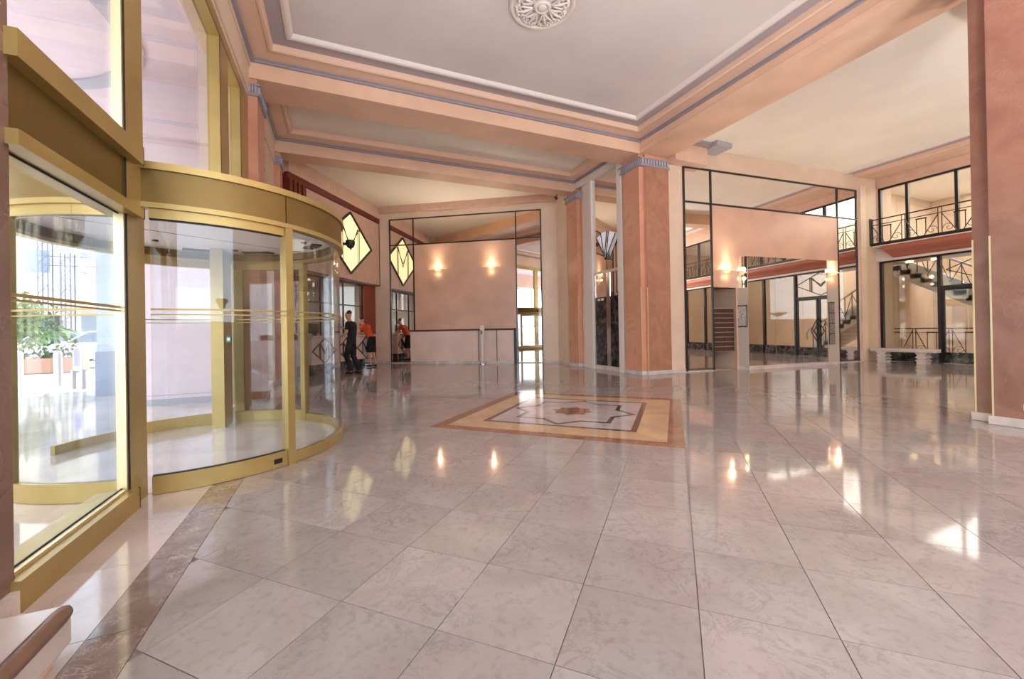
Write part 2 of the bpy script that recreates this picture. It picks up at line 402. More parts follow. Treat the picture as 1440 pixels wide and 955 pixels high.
# ================================================================== CEILINGS AND BEAMS
H = 5.55
struct(MB().box(-1.68, 7.1, -6.3, 8.1, 6.02, 6.5).obj('ceiling', M_ceil), 'pale off-white ceiling of the main coffered bay')
struct(MB().box(-1.68, 7.1, 8.1, 11.4, 6.03, 6.5).obj('ceiling', M_ceil2), 'narrow second ceiling panel between the two cross beams')
struct(MB().slab([(-1.68, 11.4), (8, 11.4), (8, 13), (1.8, 17.2), (-1.68, 17.2)], 5.96, 6.5).obj('ceiling', M_ceil2), 'cream ceiling in front of the reception wall')
struct(MB().box(7.1, 22.5, -6.3, 8.4, 5.96, 6.6).obj('ceiling', M_ceil2), 'warm grey ceiling of the right hand bay')
def beam(x0, x1, y0, y1, z0=H, z1=6.3, m=M_beam, label=None):
    return struct(MB().box(x0, x1, y0, y1, z0, z1).obj('trim_1', m), label)
beamA = beam(7.02, 7.9, -6.3, 8.79, label='long salmon beam running from the central pillar towards the viewer')
beamB = beam(-1.33, 7.02, 8.05, 8.8, label='salmon cross beam ending on the central pillar')
beamC = beam(-1.33, 7.5, 11.1, 11.65, label='second salmon cross beam nearer the reception')
beam(-1.33, 7.02, 1.5, 2.6, label='salmon cross beam over the near pillar')
beam(7.9, 16.2, 1.9, 2.5, label='cross beam of the right hand bay beside the near pillar')
struct(MB().box(7.02, 7.5, 8.8, 11.1, 5.62, 6.3).obj('trim_2', M_white), 'white fascia beam over the lift opening')
MB().box(7.008, 7.02, -6.3, 8.04, 5.665, 5.672).obj('groove_line', M_rose, beamA)
BL = [(-.02, 5.815), (.045, 5.815), (.045, 5.84), (.025, 5.85), (.025, 5.86), (.045, 5.87), (.045, 5.885), (-.02, 5.885)]
FZ = [(-.02, 5.885), (.28, 5.90), (.30, 5.88), (.34, 5.875), (.365, 5.89), (.37, 5.95), (.37, 5.99), (-.02, 5.99)]
GC = [(.30, 5.985), (.60, 5.985), (.60, 6.04), (.30, 6.04)]
WT = [(.58, 5.985), (.59, 5.965), (.63, 5.955), (.66, 5.965), (.68, 5.99), (.70, 6.03), (.70, 6.04), (.58, 6.04)]
def coffer(x0, x1, y0, y1, lab, second=False):
    a = MB().ring(x0, x1, y0, y1, BL).obj('trim_3', M_blue); struct(a, 'blue-grey moulding around the ' + lab)
    MB().ring(x0, x1, y0, y1, FZ).obj('peach_moulding', M_peach, a)
    if not second:
        MB().ring(x0, x1, y0, y1, GC).obj('grey_cove', M_grey, a); MB().ring(x0, x1, y0, y1, WT).obj('white_moulding', M_white, a)
    else:
        MB().ring(x0, x1, y0, y1, [(-.02, 5.98), (.29, 5.98), (.30, 5.965), (.33, 5.965), (.34, 6.04), (-.02, 6.04)]).obj('peach_lip', M_peach, a)
    return a
coffer(-1.27, 7.02, 2.6, 8.05, 'main ceiling coffer')
coffer(-1.27, 7.02, -6.3, 1.5, 'rear ceiling coffer')
coffer(-1.27, 7.02, 8.8, 11.1, 'second ceiling coffer', True)
# ceiling rosette
ro = thing('ceiling_rosette', (2.87, 5.33, 6.02), 'round white plaster rosette with leaf relief on the main ceiling', 'ceiling rose')
rc = (2.87, 5.33, 6.02); RS = .92
MB().lathe([(.49, .0), (.49, -.02), (.46, -.04), (.43, -.035), (.42, -.02), (.37, -.015), (.1, -.02)], rc, 48).obj('rim', M_white, ro, smooth=True)
MB().lathe([(.13, -.015), (.13, -.05), (.10, -.07), (.07, -.05), (.055, -.075), (.01, -.09)], rc, 24).obj('centre_boss', M_white, ro, smooth=True)
for k in range(8):
    a = R(45 * k + 10); ca, sa = math.cos(a), math.sin(a); q = MB()
    def rp(r, t, z): return (rc[0] + (r * ca - t * sa) * RS, rc[1] + (r * sa + t * ca) * RS, rc[2] + z)
    for s_ in (-1, 1):
        q.tube([rp(.14, 0, -.03), rp(.22, .05 * s_, -.05), rp(.30, .10 * s_, -.05), rp(.36, .07 * s_, -.045), rp(.33, .03 * s_, -.05)], [.012, .016, .016, .014, .008], 6)
        for r_, t_ in ((.27, .03), (.36, .11), (.41, .03), (.40, .08)):
            q.lathe([(.004, -.055), (.022, -.045), (.028, -.03), (.028, -.01)], (rp(r_, t_ * s_, 0)), 7)
    q.tube([rp(.16, 0, -.04), rp(.30, 0, -.06), rp(.43, 0, -.04)], [.012, .022, .006], 6)
    q.obj('acanthus_leaf', M_white, ro, smooth=True)

# ================================================================== PILLARS
def capital(par, x0, x1, y0, y1, z0, faces, nf, m=M_blue):
    q = MB().box(x0 - .03, x1 + .03, y0 - .03, y1 + .03, z0, z0 + .05).box(x0 - .05, x1 + .05, y0 - .05, y1 + .05, z0 + .17, z0 + .2)
    q.box(x0 - .012, x1 + .012, y0 - .012, y1 + .012, z0 + .05, z0 + .17); q.obj('capital', m, par)
    fl = MB()
    for fc in faces:
        L0, L1 = (x0, x1) if fc in 'ns' else (y0, y1)
        n = max(3, int((L1 - L0) / nf))
        for k in range(n):
            a = L0 + (k + .2) * (L1 - L0) / n; b = L0 + (k + .75) * (L1 - L0) / n
            if fc == 's': fl.box(a, b, y0 - .045, y0 - .012, z0 + .05, z0 + .17)
            if fc == 'w': fl.box(x0 - .045, x0 - .012, a, b, z0 + .05, z0 + .17)
            if fc == 'e': fl.box(x1 + .012, x1 + .045, a, b, z0 + .05, z0 + .17)
    fl.obj('fluting', M_bluel, par)
def pillar(x0, x1, y0, y1, label, m_w, m_s, ny, guard=2.2):
    p = thing('marble_pillar', ((x0 + x1) / 2, (y0 + y1) / 2, 0), label, 'pillar', 'square marble pillars of the hall')
    nx = .14
    s = [(x0 + nx, y0), (x1, y0), (x1, y1), (x0 + nx, y1)]
    body = [(x0, y0 + ny), (x0 + nx, y0 + ny), (x0 + nx, y0), (x1, y0), (x1, y1), (x0 + nx, y1), (x0 + nx, y1 - ny), (x0, y1 - ny)]
    MB().slab(body, .1, 5.25).obj('shaft', m_w, p)
    MB().box(x0 + nx + .004, x1 - .004, y0 - .012, y0, .1, 5.25).obj('front_slab', m_s, p)
    MB().slab([(a, b) for a, b in body], 5.25, 5.549).obj('necking_block', m_w, p)
    pl = [(x0 - .03, y0 + ny - .03), (x0 + nx - .03, y0 + ny - .03), (x0 + nx - .03, y0 - .04), (x1 + .03, y0 - .04), (x1 + .03, y1 + .03), (x0 + nx - .03, y1 + .03), (x0 + nx - .03, y1 - ny + .03), (x0 - .03, y1 - ny + .03)]
    MB().slab(pl, 0, .10).obj('plinth', M_plinth, p, bevel=.008)
    capital(p, x0, x1, y0, y1, 5.25, 'sw', .085)
    for (gx, gy) in ((x0 + nx - .003, y0 - .014), (x0 - .003, y0 + ny - .003), (x0 - .003, y1 - ny - .012), (x0 + nx - .003, y1 - .012)):
        MB().box(gx, gx + .016, gy, gy + .016, .1, guard).obj('corner_guard', M_brassl, p)
    return p
pillar(7.02, 7.92, 8.04, 8.8, 'square central pillar with orange and brown marble faces and fluted grey capital', M_colo, M_colb, .065)
pillar(6.93, 7.7, 10.8, 11.5, 'slimmer orange marble pillar between the reception wall and the lift', M_colo, M_colo, .065)
pn = pillar(7.02, 7.92, 1.5, 2.35, 'large polished pink pillar cut off by the right edge of the view', M_coln, M_coln, .185)
so_ = MB().box(1.86, 1.93, 0, .012, .2, .27, COLX).obj('wall_socket', M_silver); tag(so_, 'small square metal socket low on the near pink pillar', 'socket')
def pilaster(y0, y1, x1, label, m=M_colo):
    p = thing('pilaster', (FX, (y0 + y1) / 2, 0), label, 'pilaster', 'pilasters on the entrance facade')
    MB().box(FX, x1, y0, y1, .1, 5.25).obj('shaft', m, p); MB().box(FX, x1, y0, y1, 5.25, 5.549).obj('necking_block', m, p)
    MB().box(FX, x1 + .03, y0 - .03, y1 + .03, 0, .1).obj('plinth', M_plinth, p)
    capital(p, FX + .02, x1, y0, y1, 5.25, 'es', .07)
pilaster(8.07, 8.8, -1.19, 'facade pilaster right after the tall brass window')
pilaster(11.15, 11.65, -1.2, 'second facade pilaster next to the dark red fluted panel')
pilaster(1.3, 2.515, -1.315, 'marble pilaster at the left edge of the view, coloured as in backlit shade', M_pier_shade)

# ================================================================== WALLS
wf = MB()
wf.box(-6.3, -4.6, -.35, 0, 0, 6.28, FAC).box(-4.6, 1.2, -.35, 0, 5.25, 6.28, FAC).box(1.2, 2.49, -.35, 0, 0, 6.28, FAC)
wf.box(2.49, 8.07, -.35, 0, 5.22, 6.28, FAC).box(8.07, 9.3, -.35, 0, 0, 6.28, FAC)
wf.box(9.3, 10.9, -.35, 0, 3.6, 6.28, FAC).box(10.9, 12.42, -.35, 0, 0, 6.28, FAC).box(9.3, 10.9, -.35, 0, 0, .12, FAC)
for s_, yc in ((1, 9.3), (-1, 10.9)):                               # arch spandrels
    pts = [(yc, 3.6)]
    for k in range(9):
        a = R(90 * k / 8); pts.append((yc + s_ * (.8 - .8 * math.cos(a)), 2.8 + .8 * math.sin(a)))
    wf.prism(pts, -.35, 0, FAC)
wall_f = struct(wf.obj('wall_left', M_cream), 'cream entrance facade wall on the left')
aw = MB().box(9.3, 10.9, -.2, -.19, .12, 3.6, FAC).obj('window_3', M_glass); struct(aw, 'tall arched window in the facade beyond the revolving door')
MB().box(9.3, 9.37, -.23, -.16, .12, 2.8, FAC).box(10.83, 10.9, -.23, -.16, .12, 2.8, FAC).box(10.07, 10.13, -.23, -.16, .12, 3.6, FAC).box(9.3, 10.9, -.23, -.16, 2.76, 2.82, FAC).box(9.3, 10.9, -.23, -.16, .12, .25, FAC).obj('window_frame', M_brass, aw)
tr_f = MB().box(-6.3, 12.4, .0, .03, 5.28, 5.74, FAC).obj('trim_4', M_cream); struct(tr_f, 'cream frieze above the facade windows')
MB().box(-6.3, 12.4, 0, .05, 5.74, 6.0, FAC).obj('upper_moulding', M_cream, tr_f)

# desk wall (oblique)
wo = MB().box(0, LOB + .3, -.2, 0, 2.93, 5.96, OBL).box(0, .5, -.2, 0, 0, 2.95, OBL).box(LOB - .82, LOB + .3, -.2, 0, 0, 2.95, OBL).box(.5, LOB - .82, -.2, -.02, 0, 1.05, OBL)
wall_o = struct(wo.obj('wall_back', M_redw), 'angled desk wall of brick red plaster to the left of the reception')
MB().box(.72, LOB - .01, 0, .2, 2.95, 5.36, OBL).obj('pink_panel', M_rose, wall_o)
MB().box(.72, LOB, .2, .212, 2.95, 2.985, OBL).box(.72, LOB, .2, .212, 5.33, 5.37, OBL).box(LOB - .03, LOB, .2, .212, 2.95, 5.36, OBL).box(.72, .75, .2, .212, 2.95, 5.36, OBL).obj('panel_edge_trim', M_mframe, wall_o)
MB().box(0, LOB, 0, .22, 5.36, 5.52, OBL).obj('red_moulding', M_red_l, wall_o)
MB().box(0, LOB, 0, .26, 5.52, 5.96, OBL).obj('rose_cornice', M_rose, wall_o)
for k in range(4):
    MB().box(.06 + k * .17, .17 + k * .17, 0, .24, .3, 5.36, OBL).obj('red_flute', M_red_l, wall_o)
# reception wall
wr = MB().box(-.75, 6.36, -.25, 0, 0, 5.96, REC)
wr.slab([(7.2, 12.6), (6.93, 11.5), (7.6, 11.5), (7.8, 12.8)], 0, 5.96)
wall_r = struct(wr.obj('wall_reception', M_wcream), 'pale salmon reception wall at the back')
MB().box(-.7, 6.5, 0, .14, 5.72, 5.96, REC).obj('rose_cornice', M_rose, wall_r)
MB().box(-.55, -.02, 0, .02, 0, .07, REC).box(5.87, 6.36, 0, .02, 0, .07, REC).obj('skirting', M_plinth, wall_r)
MB().slab([(7.17, 12.5), (6.9, 11.48), (6.93, 11.48), (7.2, 12.5)], 0, .08).obj('skirting', M_plinth, wall_r)

# mirrored wall
ww = MB().box(-.5, .93, -.25, 0, 0, 5.96, WL).box(.93, 1.8, -.25, 0, 2.25, 5.96, WL).box(1.8, 8.6, -.25, 0, 0, 5.96, WL)
wall_w = struct(ww.obj('wall_right', M_cream), 'cream wall carrying the tall framed mirrors on the right')
MB().box(-.45, .93, 0, .02, 0, .085, WL).box(5.3, 7.15, 0, .02, 0, .085, WL).obj('skirting', M_plinth, wall_w)
MB().box(6.95, 7.2, 0, .06, 0, 5.58, WL).obj('pier_strip', M_wcream, wall_w)
MB().box(7.2, 7.45, 0, .02, 0, 5.58, WL).obj('pale_yellow_strip', mat('pale_yellow_plaster', (222, 200, 158), .5), wall_w)
MB().box(.93, 5.91, 0, .03, 2.25, 4.47, WL).box(1.75, 5.91, 0, .03, 0, 2.25, WL).obj('pink_panel', M_pink, wall_w)
# niche with letter boxes
nb = MB().box(.88, 1.85, -1.0, -.95, 0, 2.3, WL).box(.88, .93, -1, 0, 0, 2.3, WL).box(1.8, 1.85, -1, -.25, 0, 2.3, WL).box(.88, 1.85, -1, -.02, 2.25, 2.3, WL)
nb.box(.9, 1.83, -1, -.0, -.0075, .0005, WL)
struct(nb.obj('wall_niche', M_cream), 'shaded niche walls holding the letter boxes')
mb_ = thing('letter_box_unit', tuple(WL.p(1.35, -.45, 0)), 'bank of dark letter boxes with pale slots in the niche', 'mailbox')
MB().box(.94, 1.74, -.14, -.05, .5, 1.7, WL).obj('cabinet', M_silver, mb_)
for k in range(9):
    for s_ in (0, 1):
        q = MB().box(.955 + s_ * .39, 1.325 + s_ * .39, -.05, -.035, .515 + k * .131, .625 + k * .131, WL).obj('letter_box_door', M_wood, mb_)
# corbel block right of the central pillar
cb = MB().box(7.9, 9.0, 7.75, 8.08, 5.42, 5.86).obj('trim_5', M_rose); struct(cb, 'rose beam stub with grey moulding right of the central pillar')
MB().box(7.9, 9.1, 7.65, 8.08, 5.86, 5.93).box(7.9, 9.18, 7.6, 8.08, 5.9, 5.96).obj('grey_moulding', M_blue, cb)
MB().box(9.0, 9.55, 7.45, 8.05, 5.84, 5.96).obj('grey_bracket', M_bluel, cb)
# end walls and side walls outside the view
we = MB().box(-1.68, -.9, -6.3, -6.05, 0, 6.3).box(6.9, 7.8, -6.3, -6.05, 0, 6.3).box(15.4, 22, -6.3, -6.05, 0, 6.3).box(-.9, 6.9, -6.3, -6.05, 5.3, 6.3).box(-.9, 6.9, -6.3, -6.05, 0, 1.6).box(7.8, 15.4, -6.3, -6.05, 0, 6.3)
struct(we.obj('wall_rear', M_cream), 'cream wall behind the viewer with a wide glazed opening added for daylight')
struct(MB().box(-.9, 6.9, -6.2, -6.19, 0, 5.3).obj('window_4', M_glass), 'unseen wide glazing added behind the viewer for daylight')  # unseen pane; opening added to bring more light into the hall
for k, (ux, uy) in enumerate(FILL_UPLIGHTS):  # made-up stands carrying the added ceiling fill lamps, out of view
    t = thing('fill_uplighter', (ux, uy, 0), ('unseen brass uplighter added as fill light close behind the viewer', 'unseen brass uplighter added as fill light behind the viewer by the long beam', 'unseen brass uplighter added as fill light in the right hand bay', 'unseen brass uplighter added as fill light farthest into the right hand bay')[k], 'added fill lamp', 'added fill uplighters behind the viewer')
    MB().lathe([(.22, 0), (.22, .03), (.03, .05)], (ux, uy, 0), 20).obj('foot', M_brass, t)
    MB().lathe([(.02, .05), (.02, 1.7)], (ux, uy, 0), 12).obj('pole', M_brass, t)
    MB().lathe([(.04, 1.68), (.25, 1.78), (.5, 1.91), (.52, 1.92), (.5, 1.925), (.04, 1.72)], (ux, uy, 0), 32).obj('bowl', M_brass, t, smooth=True)

# ================================================================== FACADE GLAZING
wn1 = MB().box(2.49, 3.65, -.05, -.04, .15, 2.06, FAC).obj('window_1', M_glass)
struct(wn1, 'tall brass framed glazing beside the revolving door')
MB().box(2.49, 3.65, -.05, -.04, 2.56, 5.02, FAC).obj('pane', M_glass, wn1)
MB().box(3.93, 6.24, -.13, -.115, 2.5, 5.02, FAC).obj('pane', M_glass, wn1)
MB().box(6.68, 7.45, -.13, -.115, .15, 5.02, FAC).obj('pane', M_glass, wn1)
MB().box(2.49, 3.65, -.18, .05, 0, .14, FAC).obj('bottom_rail', M_brass, wn1)
MB().box(2.49, 3.6, -.04, -.005, .14, .155, FAC).obj('sill_strip', M_brassl, wn1)
MB().box(2.49, 3.65, -.04, -.034, .15, .162, FAC).box(2.49, 3.65, -.04, -.034, 2.04, 2.05, FAC).box(3.642, 3.652, -.006, .0015, .14, 5.0, FAC).box(3.925, 3.932, -.11, -.1, 2.5, 5.0, FAC).box(6.24, 6.25, -.002, .004, 2.5, 5.05, FAC).box(7.45, 7.46, -.002, .004, 0, 5.05, FAC).box(2.5, 7.5, -.002, .004, 5.04, 5.05, FAC).obj('gasket', M_gask, wn1)
MB().box(3.62, 3.642, -.06, -.007, .14, 2.05, FAC).box(3.62, 3.642, -.06, -.007, 2.56, 5.0, FAC).obj('side_bead', M_brassl, wn1)
MB().box(2.49, 3.66, -.14, -.01, 2.12, 2.44, FAC).obj('transom_panel', M_brassd, wn1)
MB().box(2.49, 3.76, -.14, .06, 2.44, 2.565, FAC).obj('transom_rail', M_brass, wn1)
MB().box(2.49, 3.76, -.14, .06, 2.05, 2.12, FAC).obj('transom_rail', M_brass, wn1)
MB().box(3.76, 3.766, .052, .062, 2.435, 2.57, FAC).box(3.76, 3.766, .052, .062, 2.045, 2.125, FAC).box(3.65, 3.656, .042, .052, 0, .145, FAC).obj('rail_end_gap', M_gask, wn1)
for a, b in ((3.65, 3.93), (6.24, 6.68), (7.45, 8.06)):
    MB().box(a, b, -.06 if a < 4 else -.135, 0, 0, 5.22, FAC).obj('mullion', M_brass, wn1)
MB().box(2.49, 8.06, -.14, .002, 5.02, 5.22, FAC).obj('head_frame', M_brass, wn1)
for z in (1.375, 1.40):
    MB().bar(FAC.p(2.49, -.03, z), FAC.p(3.64, -.03, z), .012, .016 if z > 1.39 else .01).obj('safety_bar', M_brass, wn1)
MB().box(3.89, 3.93, -.135, -.06, 0, 5.22, FAC).obj('mullion_return', M_brass, wn1)
sk = MB().box(3.93, 6.24, -.13, -.1, 2.5, 2.56, FAC).obj('lower_bead', M_brassl, wn1)
wn1b = MB().box(-4.6, 1.2, -.13, -.115, 0, 5.25, FAC).obj('window_2', M_glass); struct(wn1b, 'unseen facade glazing added behind the viewer for daylight')  # out of view, added to let daylight in
for yy in (-4.6, -2.7, -.8, 1.1): MB().box(yy, yy + .1, -.2, 0, 0, 5.25, FAC).obj('mullion', M_brass, wn1b)
MB().box(-4.6, 1.2, -.16, .02, 2.1, 2.5, FAC).obj('transom_panel', M_brassd, wn1b)

# ================================================================== REVOLVING DOOR
dc = (-1.34, 5.29); DR = 1.38
rd = thing('revolving_door', (dc[0], dc[1], 0), 'big round revolving door with satin brass header, posts and curved clear glass', 'door')
def ARC(name, r0, r1, a0, a1, z0, z1, m, n=36): return MB().arc(dc, r0, r1, a0, a1, z0, z1, n).obj(name, m, rd, smooth=True)
ARC('curved_header', DR - .04, DR + .03, -48.6, 270, 2.2, 2.46, M_brassd, 90)
ARC('curved_header', DR - .04, DR + .03, -90, -49, 2.2, 2.46, M_brassd, 20)
ARC('header_trim', DR - .06, DR + .05, 0, 360, 2.455, 2.51, M_brass, 96)
ARC('header_trim', DR - .05, DR + .045, 0, 360, 2.165, 2.205, M_brass, 96)
for a0, a1 in ((-88, -49.5), (49.5, 88), (92, 130), (230, 268)):
    ARC('door_frame_rail', DR - .035, DR + .02, a0, a1, 2.09, 2.165, M_brass, 16)
    ARC('base_rail', DR - .035, DR + .02, a0, a1, .004, .14, M_brass, 16)
    ARC('curved_glass', DR - .012, DR - .002, a0, a1, .14, 2.09, M_glass, 20)
ARC('base_rail', DR - .035, DR + .015, -46.5, 46.5, .004, .1, M_brass, 36)
ARC('curved_glass', DR - .012, DR - .002, -46.5, 46.5, .1, 2.165, M_glass, 36)
ARC('base_rail', DR - .03, DR + .01, 130, 165, .004, .1, M_brass, 16)
ARC('curved_glass', DR - .012, DR - .002, 130, 165, .1, 2.165, M_glass, 16)
ARC('base_rail', DR - .03, DR + .01, 195, 230, .004, .1, M_brass, 16)
ARC('curved_glass', DR - .012, DR - .002, 195, 230, .1, 2.165, M_glass, 16)
for a in (-48, 48, 131, 229):
    x, y_ = dc[0] + DR * math.cos(R(a)), dc[1] + DR * math.sin(R(a))
    F = Fr((x, y_), u=(-math.sin(R(a)), math.cos(R(a))))
    MB().box(-.035, .035, -.04, .04, 0, 2.17, F).obj('post', M_brass, rd)
for a0, a1 in ((-88, -50), (-46.5, 46.5), (50, 88), (92, 130), (230, 268)):
    for z, t in ((1.395, .014), (1.357, .009)):
        ARC('safety_bar', DR - .018, DR + .006, a0, a1, z, z + t, M_brass, 24)
ARC('glass_gasket', DR - .02, DR + .008, -88, -50, .138, .146, M_gask, 16); ARC('glass_gasket', DR - .02, DR + .008, -88, -50, 2.08, 2.092, M_gask, 16)
MB().lathe([(.002, 2.3), (DR - .05, 2.3), (DR - .05, 2.33), (.002, 2.33)], (dc[0], dc[1], 0), 64).obj('door_ceiling', M_white, rd)
MB().lathe([(.002, 2.47), (DR - .05, 2.47), (DR - .05, 2.49), (.002, 2.49)], (dc[0], dc[1], 0), 64).obj('roof_disc', M_white, rd)
MB().lathe([(.002, 0), (DR - .04, 0), (DR - .04, .004), (.002, .004)], (dc[0], dc[1], 0), 64).obj('floor_disc', M_tileb, rd)
MB().bar((dc[0] - 1.2, dc[1] - .4, 2.299), (dc[0] + .9, dc[1] + .9, 2.299), .008, .004).obj('ceiling_seam', M_gask, rd)
for a0, a1 in ((-40, -18), (14, 30), (92, 112), (62, 80), (235, 258)):
    ARC('air_slot', DR - .28, DR - .16, a0, a1, 2.285, 2.3, M_dark, 12)
for x, y_ in ((-.55, 5.0), (-1.2, 6.3), (-1.9, 5.9), (-.35, 5.5)):
    MB().lathe([(.03, 2.285), (.035, 2.3)], (x, y_, 0), 12).obj('sensor', M_dark, rd)
MB().box(-1.29, -1.24, 6.185, 6.235, 1.1, 1.18).obj('green_sticker', M_green, rd)
MB().box(-1.282, -1.25, 6.18, 6.186, 1.12, 1.16).obj('sticker_label', M_wht, rd)
a = R(-53); x, y_ = dc[0] + (DR + .02) * math.cos(a), dc[1] + (DR + .02) * math.sin(a)
F = Fr((x, y_), u=(-math.sin(a), math.cos(a))); MB().box(-.035, .035, .0, .008, .045, .085, F).obj('floor_lock', M_gask, rd)
def cctv(loc, h, label, r=.055, dr=(.1, 0, 0)):
    t = thing('security_camera', loc, label, 'security camera'); v = Vector(loc)
    MB().tube([v - Vector(dr) * .9, v - Vector(dr) * .2], .018, 8).obj('bracket', M_gask, t)
    MB().lathe([(.01, -r), (r * .7, -r * .7), (r, 0), (r, r * .7), (r * .8, r * .9)], loc, 14).obj('dome', M_gask, t, smooth=True)
cctv((.17, 5.45, 2.30), 0, 'black security camera fixed to the brass header of the revolving door')
t = thing('spotlight', (6.6, 11.5, 5.45), 'tiny dark spotlight hanging under the cross beam beside the slim orange pillar', 'spotlight')
MB().tube([(6.6, 11.5, 5.55), (6.6, 11.5, 5.45)], .012, 6).obj('stem', M_gask, t)
MB().tube([(6.58, 11.55, 5.47), (6.5, 11.35, 5.36)], .045, 10).obj('lamp_head', M_gask, t)

# ================================================================== ledge at the left edge
lg = thing('marble_ledge', (-1.1, .6, 0), 'low white marble ledge with brown rounded edge in the bottom left corner', 'ledge')
MB().box(-1.31, -.93, -2, 2.07, .06, .2).obj('marble_top', M_plinth, lg, bevel=.006)
MB().box(-1.31, -.97, -2, 2.04, 0, .06).obj('base', M_rose, lg)
MB().tube([(-.93, -2, .195), (-.93, 1.98, .195), (-.935, 2.03, .19), (-.945, 2.055, .18)], [.03, .03, .026, .012], 12).obj('rounded_edge', M_woode, lg, smooth=True)

# ================================================================== FRAMED MIRROR PANELS
def mirror_frame(name, F, u0, ua, ub, u1, zt, zm, label, loc):
    t = thing(name, tuple(F.p((u0 + u1) / 2, .03, 0)), label, 'mirror')
    q = .02; z0 = .02
    for a, b, c, d in ((u0, ua, z0, zm), (u0, ua, zm, zt), (ua, ub, zm, zt), (ub, u1, zm, zt), (ub, u1, z0, zm)):
        MB().box(a + .012, b - .012, .005, .02, c + .012, d - .012, F).obj('mirror_pane', M_mirror, t)
    for a in (u0, ua, ub, u1):
        MB().box(a - q, a + q, 0, .045, z0, zt + q, F).obj('frame_upright', M_mframe, t)
    for z in (zm, zt):
        MB().box(u0, u1, .002, .043, z - q, z + q, F).obj('frame_rail', M_mframe, t)
    return t
mirror_frame('framed_mirror', REC, .01, .96, 4.89, 5.79, 5.46, 4.48, 'black framed mirror surround of the salmon reception panel', 0)
mirror_frame('framed_mirror', WL, .03, .93, 5.91, 6.79, 5.41, 4.5, 'black framed mirror surround on the cream wall right of the central pillar', 0)
rp_ = MB().box(.99, 4.87, 0, .03, 0, 4.45, REC).obj('trim_6', M_pink); struct(rp_, 'glossy salmon panel behind the reception counter')

# reception counter
ct = thing('reception_counter', tuple(REC.p(2.9, .15, 0)), 'long low salmon reception counter with brown top and white skirting', 'counter')
for k in range(5):
    a = .87 + k * (4.85 - .87) / 5
    MB().box(a + .002, a + (4.85 - .87) / 5 - .002, .03, .22, .09, 1.19, REC).obj('front_panel', M_lpink, ct)
MB().box(.85, 4.87, .03, .25, 1.19, 1.25, REC).obj('counter_top', M_wood, ct, bevel=.01)
MB().box(.87, 4.85, .03, .235, 0, .09, REC).obj('skirting', M_plinth, ct)
for u in (3.5, 4.17): MB().box(u - .012, u + .012, .2, .232, 0, 1.2, REC).obj('dark_upright', M_mframe, ct)
MB().box(4.8, 4.9, .03, .26, 0, 1.26, REC).obj('dark_end_post', M_mframe, ct)
dp = thing('dispenser_post', tuple(REC.p(3.69, .45, 0)), 'slim white dispenser post with rounded top standing before the reception counter', 'dispenser')
p0 = REC.p(3.69, .45, 0)
MB().lathe([(.14, .005), (.14, .02), (.03, .03)], p0, 20).obj('foot', M_chrome, dp)
MB().lathe([(.035, .03), (.045, .5), (.06, .9), (.075, 1.15), (.085, 1.3), (.06, 1.36), (.01, 1.38)], p0, 16).obj('column', M_wht, dp, smooth=True)
MB().box(-.03, .03, .05, .09, 1.05, 1.2, Fr((p0.x, p0.y), u=(REC.u.x, REC.u.y))).obj('nozzle', M_chrome, dp)
fs = thing('floor_spot', tuple(REC.p(1.92, .26, 0)), 'tiny white floor spot at the foot of the reception counter', 'lamp')
p1 = REC.p(1.92, .26, 0)
MB().lathe([(.05, .0), (.045, .04), (.035, .07), (.01, .09)], p1, 12).obj('body', M_wht, fs)

# sconces
def sconce(F, u, z, w_, label, group, e=7, d0=.03):
    t = thing('wall_sconce', tuple(F.p(u, d0 + .08, z)), label, 'wall lamp', group)
    sm_ = MATS.get('shade') or mat('shade', (244, 220, 180), .3, emit=.45)
    pts = [(w_ / 2 * math.cos(math.pi * k / 16), .02 + .15 * math.sin(math.pi * k / 16)) for k in range(17)]
    MB().add([F.p(u + a, d0 + b, z + .03) for a, b in pts] + [F.p(u + a, d0 + b, z + .015) for a, b in pts],
             [tuple(range(17)), tuple(range(33, 16, -1))] + [(k, k + 17, (k + 1) % 17 + 17, (k + 1) % 17) for k in range(17)]).obj('glass_plate', sm_, t)
    q = MB(); n = 12; vs = []
    for zz, rr in ((.015, .15), (-.03, .12), (-.055, .04)):
        vs += [F.p(u + rr * math.cos(math.pi * k / n), d0 + rr * .8 * math.sin(math.pi * k / n), z + zz) for k in range(n + 1)]
    q.add(vs, [(a * 13 + k, a * 13 + k + 1, a * 13 + 14 + k, a * 13 + 13 + k) for a in (0, 1) for k in range(n)])
    q.obj('bowl', sm_, t, smooth=True)
    MB().box(u - .05, u + .05, d0, d0 + .04, z - .04, z + .01, F).obj('wall_bracket', M_silver, t)
    MB().box(u - .09, u + .09, d0 + .04, d0 + .07, z + .032, z + .05, F).obj('lamp_tube', M_lit, t)
    ld = bpy.data.lights.new('sconce_light', 'POINT'); ld.energy = e; ld.color = (1, .74, .45); ld.shadow_soft_size = .06
    lo = bpy.data.objects.new('sconce_light', ld); COL.objects.link(lo); lo.location = F.p(u, d0 + .09, z + .10)
    ud = bpy.data.lights.new('sconce_uplight', 'SPOT'); ud.energy = e * 13; ud.color = (1, .82, .62); ud.spot_size = R(125); ud.spot_blend = 1; ud.shadow_soft_size = .08
    uo = bpy.data.objects.new('sconce_uplight', ud); COL.objects.link(uo); uo.location = F.p(u, d0 + .12, z + .08)
    uo.rotation_euler = (Vector((0, 0, 1)) + F.d * .55).to_track_quat('-Z', 'Y').to_euler()
    ld = bpy.data.lights.new('sconce_light', 'POINT'); ld.energy = e * .2; ld.color = (1, .74, .45); ld.shadow_soft_size = .05
    lo = bpy.data.objects.new('sconce_light', ld); COL.objects.link(lo); lo.location = F.p(u, d0 + .1, z - .16)
    return t
